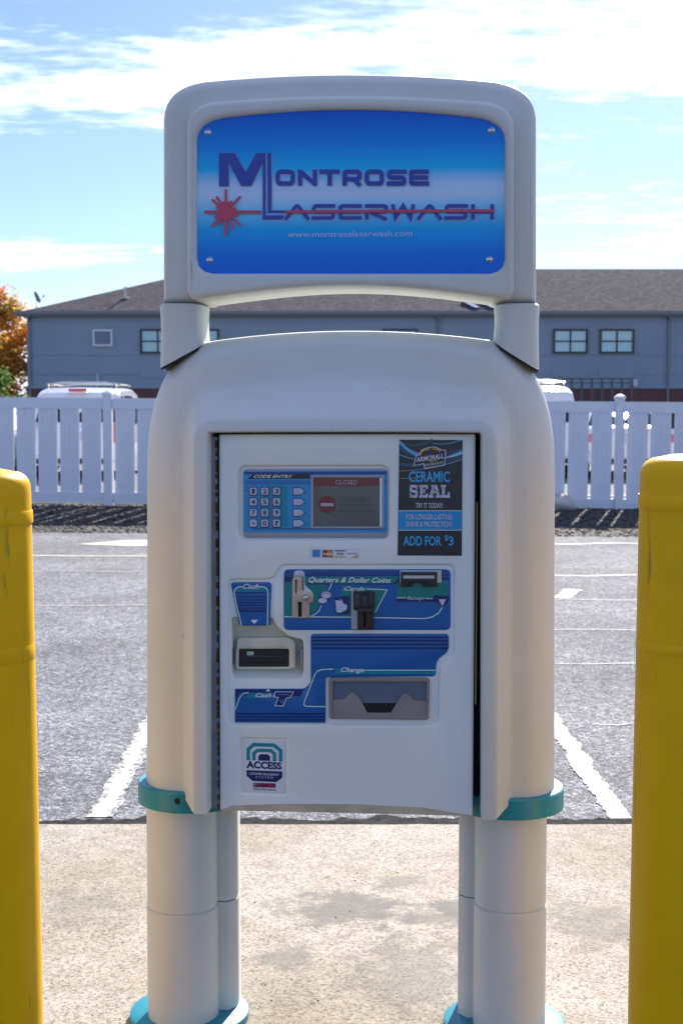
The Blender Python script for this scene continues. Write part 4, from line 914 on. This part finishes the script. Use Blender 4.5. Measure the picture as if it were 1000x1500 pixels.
slab('tray_slot', lp([(526, 1030), (584, 1030), (575, 1046), (536, 1046)], yb1-.0005), yb1-.0005, yb1, MATS['gap_black'], tr)
slab('tray_lip', lp([(536, 1044.5), (575, 1044.5), (580, 1050.5), (530, 1050.5)], yt_+.001), yt_+.001, YB-.002, MATS['tray_taupe'], tr, (), .0015)

# ---- cash badge and bill acceptor pocket
yb_ = YB-.004
bdg = slab('cash_badge', rnd(lp([(337.5, 853), (397.8, 853), (395, 916.5), (350.8, 916.5)], yb_), [6*SC, 6*SC, 3*SC, 4*SC]), yb_, YB+.012, MATS['print_blue'], ks, (), .002)
def bq(pts): return lp(pts, yb_)
p = Print(yb_-.0002); p.poly(rnd(bq([(345, 860), (391, 860), (391, 867), (345, 867)]), 2*SC)); p.build('teal_band', MATS['print_teal'], bdg)
p = Print(yb_-.0005)
for i, y in enumerate((867, 873.5, 878, 882, 886, 890, 893.5)): o_ = (y-860)*.19; p.poly(bq([(344+o_*.9, y), (390.8-o_*.12, y), (390.7-o_*.12, y+1.5+(i == 6)*1.2), (344.3+o_*.9, y+1.5+(i == 6)*1.2)]))
p.build('navy_stripe', MATS['print_navy'], bdg)
p = Print(yb_-.0008); p.line(bq([(355, 859.3), (349, 859.8), (344.5, 862.5), (343.2, 868), (346, 884), (354, 916)]), 1.5*SC); p.line(bq([(380, 859.3), (387, 859.8), (391.3, 862.5), (392.6, 868), (391.8, 916)]), 1.5*SC); p.build('mint_line', MATS['print_mint'], bdg)
p = Print(yb_-.0010); ftxt(p, 'Cash', 356, 855.4, 379.5, 862.2, yb_, shear=.4, bold=.01); p.build('lettering', MATS['print_white'], bdg); Print(yb_-.0010).poly(bq([(367.4, 908), (377.6, 908), (372.6, 914)])).build('arrow', MATS['print_white'], bdg)
mat('aged_plastic', (.58, .57, .44), .5, var=.14, vscale=16)
yq = YB+.036
slab('pocket_back', rrect(*L(332, 1004, yq), *L(450, 898, yq), .002), yq, yq+.003, MATS['aged_plastic'], door)
# sloping chute from the badge down to the bill slot and the pocket's floor
a0, a1 = L(339, 902, YB+.004), L(412, 902, YB+.004); b0, b1 = L(341, 944, YB+.030), L(443, 944, YB+.030)
link('chute', [(a0[0], YB+.0055, a0[1]), (a1[0], YB+.0055, a1[1]), (b1[0], yq-.001, b1[1]), (b0[0], yq-.001, b0[1])], [(0, 1, 2, 3)], MATS['aged_plastic'], door)
f0, f1 = L(340, 995, YB+.002), L(444, 995, YB+.002); e0 = L(340, 978, yq); 
link('pocket_floor', [(f0[0], YB+.004, f0[1]), (f1[0], YB+.004, f1[1]), (f1[0], yq-.001, e0[1]), (f0[0], yq-.001, e0[1])], [(0, 1, 2, 3)], DE, door)
yv = YB+.006
bz = slab('bill_acceptor', rnd(lp([(346.5, 934), (424, 934), (432, 940), (432.5, 980), (346.5, 980)], yv), [9*SC, 9*SC, 5*SC, 5*SC, 4*SC]), yv, yq, MATS['aged_plastic'], ks, [rnd(lp([(349, 951), (423, 951), (423, 977), (349, 977)], yv), 3*SC)], .005)
slab('slot_face', rnd(lp([(347.5, 950), (424.5, 950), (424.5, 978), (347.5, 978)], yv+.004), 2*SC), yv+.004, yq, MATS['black_plastic'], bz)
slab('bill_slot', lp([(363, 961), (416, 961), (416, 970.5), (363, 970.5)], yv+.0035), yv+.0015, yv+.004, MATS['black_plastic'], bz, [lp([(365, 963), (414, 963), (414, 968), (365, 968)], yv+.0035)], .0006, 2)
p = Print(yv+.0036); p.poly(lp([(362, 954.6), (371.5, 954.6), (371.5, 959.6), (362, 959.6)], yv+.004)); p.build('slot_sticker', MATS['print_mint'], bz)
p = Print(yv+.0033); ftxt(p, 'ALS', 363, 955.8, 370.6, 958.6, yv+.004, bold=.02); p.build('slot_lettering', MATS['print_black'], bz)
for x in (338.5, 441.5): slab('pocket_clip', rrect(*L(x-1.8, 975, YB), *L(x+1.8, 951, YB), .001), YB+.004, YB+.03, MATS['print_grey'], door)

# ---- poster
Ypo = YD-.0012
def oq(pts): return lp(pts, Ypo)
mat('poster_black', (.016, .017, .022), .28, var=.25, vscale=60)
def tpx(u, v):                                      # poster crop coordinates to photo pixels
    return (570+u*.15, 630+v*.15)
def T(pts): return oq([tpx(*q) for q in pts])
po = slab('poster', T([(97, 93), (714, 97), (706, 1228), (80, 1225)]), Ypo, YD-.0002, MATS['poster_black'], ks)
mat('poster_blue', (.0, .27, .58), .28); mat('poster_cyan', (.03, .36, .66), .3); mat('poster_silver', (.52, .53, .62), .3); mat('poster_steelblue', (.12, .28, .42), .3); mat('poster_deep', (.015, .07, .12), .3); mat('poster_orange', (.62, .33, .03), .3)
p = Print(Ypo-.0002); p.poly(T([(92, 793), (706, 793), (705, 970), (88, 970)])); p.build('blue_band', MATS['poster_blue'], po)
p = Print(Ypo-.0004); p.line(T([(92, 787), (706, 787)]), 9*.15*SC); p.line(T([(88, 977), (705, 977)]), 9*.15*SC); p.build('band_edge', MATS['poster_silver'], po)
def swoosh(P, c0, c1, w0, w1, n=14):
    A, B = [], []
    for i in range(n+1):
        t_ = i/n; x = (1-t_)**2*c0[0]+2*t_*(1-t_)*c1[0]+t_*t_*c1[2]; y = (1-t_)**2*c0[1]+2*t_*(1-t_)*c1[1]+t_*t_*c1[3]
        wd = w0+(w1-w0)*t_; A.append((x, y-wd/2)); B.append((x, y+wd/2))
    P.poly(T(A+B[::-1]))
p = Print(Ypo-.0002); swoosh(p, (97, 150), (300, 330, 712, 180), 70, 14); swoosh(p, (99, 330), (330, 380, 712, 250), 26, 60); swoosh(p, (98, 110), (260, 190, 420, 96), 16, 30); p.build('deep_swoosh', MATS['poster_deep'], po)
p = Print(Ypo-.0005); swoosh(p, (99, 115), (250, 300, 560, 235), 40, 20); swoosh(p, (380, 330), (560, 270, 712, 205), 4, 28); swoosh(p, (100, 240), (250, 300, 400, 310), 10, 3); swoosh(p, (420, 130), (560, 150, 700, 98), 6, 10); p.build('cyan_swoosh', MATS['poster_cyan'], po)
p = Print(Ypo-.0009); swoosh(p, (99, 108), (280, 330, 420, 240), 8, 3); swoosh(p, (480, 275), (600, 270, 712, 222), 3, 22); swoosh(p, (98, 400), (420, 390, 712, 285), 2.5, 5); swoosh(p, (98, 470), (220, 480, 330, 440), 2, 4); p.build('pale_swoosh', MATS['poster_silver'], po)
# shield-shaped mark
p = Print(Ypo-.0013); p.poly(T([(232, 352), (258, 250), (290, 232), (312, 190), (370, 168), (440, 160), (500, 185), (530, 195), (552, 190), (540, 345), (345, 382), (333, 332)])); p.build('logo_outline', MATS['poster_silver'], po)
p = Print(Ypo-.0016); p.poly(T([(242, 344), (265, 258), (296, 240), (318, 198), (372, 176), (438, 168), (494, 192), (542, 204), (533, 336), (352, 370), (342, 322)])); p.build('logo_field', MATS['poster_black'], po)
p = Print(Ypo-.0019); arc = [(300, 248), (312, 212), (345, 192), (390, 184)]; p.line(T(arc), 14*.15*SC); p.line(T([(420, 182), (470, 190), (500, 214)]), 10*.15*SC); p.line(T([(390, 303), (430, 300), (480, 284)]), 9*.15*SC); p.build('logo_arc', MATS['poster_orange'], po)
def ptx(P, s_, u0, v0, u1, v1, **kw): a = tpx(u0, v0); c = tpx(u1, v1); return ftxt(P, s_, a[0], a[1], c[0], c[1], Ypo, **kw)
for st_, a4, kw in (('ARMORALL', (262, 268, 528, 316), dict(bold=.03, shear=.1, skew=-42*.15*SC*-1)), ('PROFESSIONAL', (352, 332, 524, 356), dict(bold=.01, skew=32*.15*SC)), ('TRY IT TODAY!', (258, 711, 520, 760), dict(bold=.01)), ('FOR LONGER-LASTING', (162, 822, 610, 872), dict(bold=.008)), ('SHINE & PROTECTION', (166, 893, 606, 943), dict(bold=.008))):
    ptx(Print(Ypo-.0021), st_, *a4, **kw).build('white_lettering', MATS['poster_silver'], po)
for st_, a4, bo_ in (('CERAMIC', (190, 402, 590, 507), .022), ('ADD FOR', (135, 1036, 508, 1127), .022), ('$', (538, 1024, 574, 1085), .015), ('3', (578, 1036, 626, 1127), .022)):
    ptx(Print(Ypo-.0021), st_, *a4, bold=bo_).build('blue_lettering', MATS['poster_cyan'], po)
p = Print(Ypo-.0021)
wl_ = 22*.15*SC
def slabserif(P, ch, u0, u1, v0, v1):               # heavy college-style letters
    h = v1-v0; w_ = u1-u0; s_ = w_*.27; f = h*.20
    def q(*pts): P.poly(T([(u0+a*w_, v0+b2*h) for a, b2 in pts]))
    if ch == 'S': q((.12, 0), (.70, 0), (.76, .08), (.80, 0), (1, 0), (1, .34), (.78, .34), (.70, .20), (.34, .20), (.30, .28), (.34, .38), (.90, .40), (1, .5), (1, .88), (.88, 1), (.30, 1), (.24, .92), (.20, 1), (0, 1), (0, .66), (.22, .66), (.30, .80), (.66, .80), (.70, .72), (.66, .61), (.10, .59), (0, .5), (0, .12))
    if ch == 'E': q((0, 0), (1, 0), (1, .32), (.80, .32), (.78, .20), (.42, .20), (.42, .40), (.54, .40), (.56, .32), (.70, .32), (.70, .68), (.56, .68), (.54, .60), (.42, .60), (.42, .80), (.78, .80), (.80, .66), (1, .66), (1, 1), (0, 1), (0, .82), (.12, .82), (.12, .18), (0, .18))
    if ch == 'A': P.poly(T([(u0+a*w_, v0+b2*h) for a, b2 in ((.30, 0), (.72, 0), (.92, .82), (1, .82), (1, 1), (.58, 1), (.58, .82), (.66, .82), (.63, .66), (.37, .66), (.34, .82), (.42, .82), (.42, 1), (0, 1), (0, .82), (.08, .82), (.26, .18), (.20, .18), (.20, 0))]), [T([(u0+a*w_, v0+b2*h) for a, b2 in ((.42, .48), (.58, .48), (.50, .2))])])
    if ch == 'L': q((0, 0), (.56, 0), (.56, .18), (.46, .18), (.46, .80), (.74, .80), (.78, .56), (1, .56), (1, 1), (0, 1), (0, .82), (.13, .82), (.13, .18), (0, .18))
for ch, u0, u1 in (('S', 198, 276), ('E', 290, 376), ('A', 384, 498), ('L', 500, 590)): slabserif(p, ch, u0, u1, 535, 660)
p.build('silver_lettering', mat('poster_chrome', (.44, .44, .56), .3, var=.45, vscale=90), po)

# ---- access sticker
Ya = YB-.0034
def A_(pts): return lp([(340+u*.1, 1070+v*.1) for u, v in pts], Ya)
ac = slab('access_sticker', rnd(A_([(152, 130), (785, 152), (785, 925), (160, 890)]), 3*SC), Ya, YB-.002, mat('sticker_white', (.70, .71, .72), .3), ks, (), .0004, 2)
p = Print(Ya-.0002); p.line(A_([(237, 436), (237, 275), (318, 208), (612, 216), (710, 296), (710, 457)]), 54*.1*SC); p.line(A_([(320, 439), (320, 330), (378, 290), (568, 296), (620, 340), (622, 453)]), 52*.1*SC); p.build('teal_arch', mat('sticker_teal', (.01, .24, .31), .3), ac)
p = Print(Ya-.0002); p.poly(A_([(382, 441), (384, 378), (415, 345), (520, 348), (555, 380), (557, 447)])); p.poly(A_([(210, 580), (735, 600), (735, 690), (650, 757), (300, 740), (212, 665)])); p.build('navy_shape', MATS['print_navy'], ac)
def atx(P, s_, u0, v0, u1, v1, **kw): return ftxt(P, s_, 340+u0*.1, 1070+v0*.1, 340+u1*.1, 1070+v1*.1, Ya, **kw)
atx(Print(Ya-.0004), 'ACCESS', 210, 452, 725, 552, bold=.045, skew=-15*.1*SC).build('navy_lettering', MATS['print_navy'], ac); atx(Print(Ya-.0004), 'Vehicle Wash Systems', 308, 846, 640, 878, bold=.02, skew=-6*.1*SC).build('navy_lettering', MATS['print_navy'], ac)
atx(Print(Ya-.0004), 'CUSTOMER MANAGEMENT', 250, 622, 690, 648, skew=-10*.1*SC).build('white_lettering', MATS['print_white'], ac); atx(Print(Ya-.0004), 'S Y S T E M', 345, 674, 600, 694, skew=-6*.1*SC).build('white_lettering', MATS['print_white'], ac)
p = Print(Ya-.0003); p.poly(A_([(308, 765), (640, 775), (640, 840), (308, 830)])); p.build('logo_field', MATS['print_navy'], ac)
p = Print(Ya-.0006); atx(p, 'F', 318, 768, 372, 826, bold=.02); p.build('pale_lettering', MATS['print_grey'], ac)
p = Print(Ya-.0006); atx(p, 'ROG', 384, 772, 630, 834, bold=.02); p.build('red_lettering', MATS['mc_red'], ac)

# ---- sleeves between shell and sign
def sleeve(x0, x1, lowin, lowout, sx):
    V, Fc = [], []; n = 32; levels = 10
    pa = L(x0, 444, 0)[0]; pb = L(x1, 444, 0)[0]; cx = (pa+pb)/2; hw_ = (pb-pa)/2; zt_ = L((x0+x1)/2, 444, -.08)[1]
    zi = L(x1 if sx < 0 else x0, lowin, -.05)[1]; zo = L(x0 if sx < 0 else x1, lowout, -.05)[1]
    for j in range(levels+1):
        u = j/levels; sc = 1.0+.02*cos(u*pi*2) if j else .93
        for i in range(n):
            a = 2*pi*i/n; ca, sa = cos(a), sin(a); ex = abs(ca)**.55*(1 if ca > 0 else -1); ey = abs(sa)**.55*(1 if sa > 0 else -1)
            x = cx+ex*hw_*sc; y = ey*.088*sc
            f = (ex*(-sx)+1)/2                       # 1 on the inner side
            zlow = zo+(zi-zo)*f+.004-.014*abs(ey); V.append((x, y, zt_-.004*(j == 1)+(zlow-zt_)*max(0, (j-1))/(levels-1)))
    for j in range(levels):
        for i in range(n): Fc.append((j*n+i, j*n+(i+1) % n, (j+1)*n+(i+1) % n, (j+1)*n+i))
    Fc.append(tuple(range(n))); Fc.append(tuple(levels*n+i for i in range(n)))
    sl_ = link('sleeve', V, Fc, CP, ks, 50)
    V2, F2 = [], []
    for dz in (0, -.006):
        for i in range(n): q = V[levels*n+i]; V2.append((cx+(q[0]-cx)*.985, q[1]*.985, q[2]+dz))
    for i in range(n): F2.append((i, (i+1) % n, n+(i+1) % n, n+i))
    F2.append(tuple(range(n))); F2.append(tuple(n+i for i in range(n))); link('gasket', V2, F2, MATS['gap_black'], sl_)
sleeve(240, 303, 502, 537, -1); sleeve(724, 788, 499, 540, 1)

# ---- sign head: tube frame, casing, panel
ysf = -.085
def arch_pts(x0, x1, ytop, ysh, cr, ylow, nn=18):    # rounded-top outline in pixels, left bottom to right bottom
    c = (x0+x1)/2; pts = [(x0, ylow)]
    for i in range(nn+1):
        t_ = i/nn; a = (x0, ysh+cr*.95); b2 = (x0, ysh+4); d2 = (x0+cr, ysh-2)
        P0, P1_, P2_, P3 = a, (x0, ysh+cr*.35), (x0+cr*.35, ysh+4), d2
        pts.append(tuple((1-t_)**3*P0[k]+3*t_*(1-t_)**2*P1_[k]+3*t_*t_*(1-t_)*P2_[k]+t_**3*P3[k] for k in (0, 1)))
    for i in range(1, nn): t_ = i/nn; pts.append((x0+cr+(c-x0-cr)*t_, ytop+(ysh-2-ytop)*(1-t_)**2))
    left = pts; right = [(x0+x1-a, b2) for a, b2 in reversed(pts)]
    return left+[(c, ytop)]+right
fr = arch_pts(247.5, 782, 119, 131, 60, 446)
fr += [(722, 446), (716, 430)]+[(716-402*i/20, 430-14*sin(pi*i/20)) for i in range(1, 20)]+[(314, 430), (308, 446)]
slab('sign_frame', [L(x, y, 0) for x, y in fr], -.088, .100, CP, ks, (), .030, 7, 60)
ca = arch_pts(273, 752.5, 139, 150, 38, 425)
ca = ca[:-1]+[(752, 427), (747, 437), (736, 438)]+[(736-446*i/20, 438-20*sin(pi*i/20)) for i in range(1, 20)]+[(290, 438), (279, 437), (273.5, 427)]
pn = arch_pts(287.5, 739.5, 159.5, 174, 36, 372)
pn = pn[:-1]+[(739, 380), (736, 390), (728, 397), (718, 400), (310, 400), (299, 397), (291, 390), (288, 380)]
yc_ = -.120
cas = slab('sign_casing', lp(ca, yc_), yc_, .112, CP, ks, [lp(pn, yc_)], .014, 6, 60)
# printed panel with its colour bands
m, t, b, nd, ramp = nodes_of('sign_print', 0.35, 0.25)
tcn = nd('ShaderNodeTexCoord'); spz = nd('ShaderNodeSeparateXYZ', {'Vector': tcn.outputs['Generated']})
nz = nd('ShaderNodeTexNoise', {'Vector': tcn.outputs['Generated'], 'Scale': 3.0, 'Detail': 4.0})
zz = nd('ShaderNodeMath', {0: nz.outputs['Fac'], 1: .03, 2: spz.outputs['Z']}, operation='MULTIPLY_ADD')
t.links.new(ramp(zz.outputs[0], [(0.0, (.002, .13, .66)), (.16, (.002, .19, .74)), (.30, (.004, .38, .82)), (.40, (.16, .60, .90)), (.50, (.52, .68, .88)), (.56, (.46, .66, .90)), (.65, (.01, .48, .86)), (.80, (.001, .25, .78)), (1.0, (.001, .11, .62))]), b.inputs['Base Color'])
ypn = yc_+.014
sg = slab('sign_panel', lp(arch_pts(285, 742, 157, 172, 34, 403), ypn), ypn, ypn+.006, MATS['sign_print'], ks)
def sq(pts): return lp(pts, ypn)
SS = KD/F*.965
for (x, y) in ((304.5, 194), (719.5, 191), (307, 381), (716.5, 380)):
    a, c = L(x, y, ypn); n0 = 20; V, Fc = [], []
    for (r, yy) in ((.0075, ypn), (.0075, ypn-.001), (.0058, ypn-.0016), (.0055, ypn-.004), (.003, ypn-.0055)):
        for i in range(n0): t_ = 2*pi*i/n0; V.append((a+r*cos(t_), yy, c+r*sin(t_)))
    for j in range(4):
        for i in range(n0): Fc.append((j*n0+i, j*n0+(i+1) % n0, (j+1)*n0+(i+1) % n0, (j+1)*n0+i))
    Fc.append(tuple(4*n0+i for i in range(n0))); link('screw', V, Fc, MATS['screw_metal'], sg, 40)
mat('sign_blue', (.006, .03, .33), .3); mat('sign_red', (.50, .03, .085), .3); mat('sign_shadow', (.35, .42, .68), .3); mat('sign_url', (.38, .52, .75), .3)
def build_marks(dx, dy, name, m_, y0_):
    P = Print(y0_)
    def q(pts): return sq([(x+dx, y+dy) for x, y in pts])
    def c3(u, v): return (280+u*.24, 150+v*.24)       # crop coordinates of the left half
    P.poly(q([c3(*k) for k in ((172, 310), (268, 310), (335, 428), (398, 310), (455, 310), (455, 330), (440, 362), (366, 510), (305, 510), (230, 362), (230, 512), (172, 512))]))
    P.poly(q([c3(*k) for k in ((438, 372), (455, 335), (455, 690), (570, 690), (556, 716), (438, 716))]))
    P.poly(q([c3(*k) for k in ((468, 310), (490, 310), (490, 660), (584, 660), (574, 676), (468, 676))]))
    def letters(txt, x0, x1, ytop, ybot, tk, gapf, style):
        n_ = len(txt); wts = [1.0]*n_; unit = (x1-x0)/(n_+(n_-1)*gapf); h = ybot-ytop; tv = tk
        for i, ch in enumerate(txt):
            u0 = x0+i*unit*(1+gapf); u1 = u0+unit
            a, b2 = u0+tv/2*1.25, u1-tv/2*1.25; T0, B0 = ytop+tk/2, ybot-tk/2; Mid = (ytop+ybot)/2; r_ = 5*SS
            wv = tv*SS
            def ln(pts, rad=0, closed=False, wd=None):
                pp = q(pts)
                if rad and closed: pp = rnd(pp, rad)
                elif rad:
                    ext = [pp[0]]
                    for k in range(1, len(pp)-1):
                        A = Vector(pp[k-1]); Bp = Vector(pp[k]); C = Vector(pp[k+1]); r1 = min(rad, (A-Bp).length*.45, (C-Bp).length*.45); s0 = Bp+(A-Bp).normalized()*r1; s1 = Bp+(C-Bp).normalized()*r1
                        ext += [tuple(s0*(1-t_)**2+Bp*2*t_*(1-t_)+s1*t_*t_) for t_ in (0, .25, .5, .75, 1)]
                    pp = ext+[pp[-1]]
                P.line(pp, wd or wv, closed)
            if ch == 'O': ln([(a, T0), (b2, T0), (b2, B0), (a, B0)], r_, True)
            if ch == 'N': ln([(a, ybot), (a, ytop)]); ln([(b2, ybot), (b2, ytop)]); ln([(a, ytop+tk*.4), (b2, ybot-tk*.4)])
            if ch == 'T': ln([(u0, T0), (u1, T0)]); ln([((u0+u1)/2, T0), ((u0+u1)/2, ybot)])
            if ch == 'R' and style == 0: ln([(a, ybot), (a, T0), (b2, T0), (b2, Mid+tk*.35), (a, Mid+tk*.35)], 3.5*SS); ln([(Mid*0+(a+b2)/2+2, Mid+tk*.35), (b2+1, ybot)])
            if ch == 'S': ln([(u1, T0), (a, T0), (a, Mid), (b2, Mid), (b2, B0), (u0, B0)], 3.5*SS)
            if ch == 'E': ln([(u1, T0), (a, T0), (a, B0), (u1, B0)], (3.5 if style else 1)*SS); ln([(a, Mid), (u1-1.5, Mid)])
            if ch == 'A': ln([(u0, ybot), ((u0+u1)/2-1.2, T0), ((u0+u1)/2+1.2, T0), (u1, ybot)], 1*SS)
            if ch == 'R' and style == 1: ln([(a, ybot), (a, Mid)]); ln([(u0, T0), (b2, T0), (b2, Mid), (a+4, Mid), (b2+1, ybot)], 3*SS)
            if ch == 'W': ln([(a-1, ytop), (a+3, B0), ((u0+u1)/2, ytop+2), (b2-3, B0), (b2+1, ytop)])
            if ch == 'H': ln([(a, ybot), (a, ytop)]); ln([(b2, ybot), (b2, ytop)]); ln([(a, Mid), (b2, Mid)])
    letters('ONTROSE', 403, 628, 248.6, 272, 6.2, .10, 0)
    letters('ASERWASH', 418, 723.5, 299.3, 322, 5.0, .13, 1)
    return P.build(name, m_, sg)
build_marks(1.6, 1.6, 'letter_shadow', MATS['sign_shadow'], ypn-.0002)
build_marks(0, 0, 'lettering', MATS['sign_blue'], ypn-.0030)
p = Print(ypn-.0062); p.line(sq([(418, 310.6), (723.5, 309)]), 4.2*SS); p.line(sq([(299.5, 311), (383, 311)]), 4.6*SS)
cx0, cy0 = 331.5, 311
for (ang, ln_) in ((90, 32), (121, 25), (138, 26), (152, 15), (47, 30), (62, 17), (20, 15), (-18, 17), (-42, 28), (-66, 26), (-90, 33), (-118, 20), (-135, 29), (-155, 17), (75, 14), (105, 14)):
    a = R(ang); p.line(sq([(cx0, cy0), (cx0+cos(a)*ln_, cy0-sin(a)*ln_)]), 3.6*SS); ex, ey = cx0+cos(a)*ln_, cy0-sin(a)*ln_
    p.poly(sq(ell(ex, ey, 1.8, 1.8, 10)))
p.poly(sq(ell(cx0, cy0, 11.5, 11.5, 20))); p.build('laser_burst', MATS['sign_red'], sg)
ftxt(Print(ypn-.0008), 'www.montroselaserwash.com', 421.5, 337.6, 603.5, 347.6, ypn, bold=.006).build('web_address', MATS['sign_url'], sg)

# ---- posts, collars, base flanges
def stadium(cx, cy, rx, ry, z0, z1, name, m_, parent, ex=1.0, n=48):
    V, Fc = [], []
    for z, k in ((z0, 1), (z1-.003, 1), (z1, .975)):
        for i in range(n):
            a = 2*pi*i/n; ca_, sa_ = cos(a), sin(a); V.append((cx+abs(ca_)**ex*(1 if ca_ > 0 else -1)*rx*k, cy+abs(sa_)**ex*(1 if sa_ > 0 else -1)*ry*k, z))
    for j in range(2):
        for i in range(n): Fc.append((j*n+i, j*n+(i+1) % n, (j+1)*n+(i+1) % n, (j+1)*n+i))
    Fc.append(tuple(range(n))); Fc.append(tuple(2*n+i for i in range(n))); return link(name, V, Fc, m_, parent, 40)
pr = .0885
for s, pxo, pxr in ((-1, 217, 345), (1, 799, 672)):
    xo = L(pxo, 1300, 0)[0]; cx = xo-s*pr; zs = L(pxo, 1322, 0)[1]; ztop = zbot+.03
    lathe('post_sleeve', [(pr+.0015, .01), (pr+.0015, zs-.004), (pr-.003, zs)], CP, ks, 56, (cx, 0))
    lathe('post', [(pr-.003, zs-.02), (pr-.003, zs+.001), (pr, zs+.004), (pr, ztop)], CP, ks, 56, (cx, 0))
    yr_ = .075; xi = L(pxr, 1300, yr_-.05)[0]; wdt = abs(xi-cx)
    for (za, zb2, e) in ((.012, zs-.0015, .001), (zs+.0015, ztop-.06, 0)):
        V, Fc = [], []; bx(V, Fc, ((xi+cx)/2, yr_, (za+zb2)/2), (wdt+e, .11, zb2-za), None, .022); link('rear_channel', V, Fc, CP, ks, 50)
    cc = s*(hw-RB_)
    stadium(s*(hw-.115), 0, .138, .140, zbot-.040, zbot+.010, 'collar', MATS['teal'], ks)
    stadium(cx-s*.012, .02, .152, .152, .0, .022, 'base_flange', MATS['teal'], ks)
    if s < 0:
        a, c = L(261, 1173, -.135); V, Fc = [], []; n0 = 14
        for yy in (-.128, -.1395):
            for i in range(n0): t_ = 2*pi*i/n0; V.append((a+.008*cos(t_), yy, c+.008*sin(t_)))
        for i in range(n0): Fc.append((i, (i+1) % n0, n0+(i+1) % n0, n0+i))
        Fc.append(tuple(n0+i for i in range(n0))); link('bolt_hole', V, Fc, MATS['gap_black'], ks)

# ================================================================== SMALL DEBRIS ON THE PAD
mat('pebble', (.16, .14, .12), .9, var=.4, vscale=40)
V, Fc = [], []
for k in range(70):
    q = G(random.uniform(40, 950), random.uniform(1215, 1490)); s = random.uniform(.0012, .0035); n0 = len(V)
    for dx, dy, dz in ((-1, 0, 0), (0, -.8, 0), (1.1, 0, 0), (0, .9, 0), (.1, .1, .8)): V.append((q.x+dx*s, q.y+dy*s, .0008+dz*s))
    for f in ((0, 1, 4), (1, 2, 4), (2, 3, 4), (3, 0, 4), (3, 2, 1, 0)): Fc.append(tuple(n0+i for i in f))
tag(link('grit', V, Fc, MATS['pebble']), 'scattered dark grit on the concrete pad', 'grit', kind='stuff')
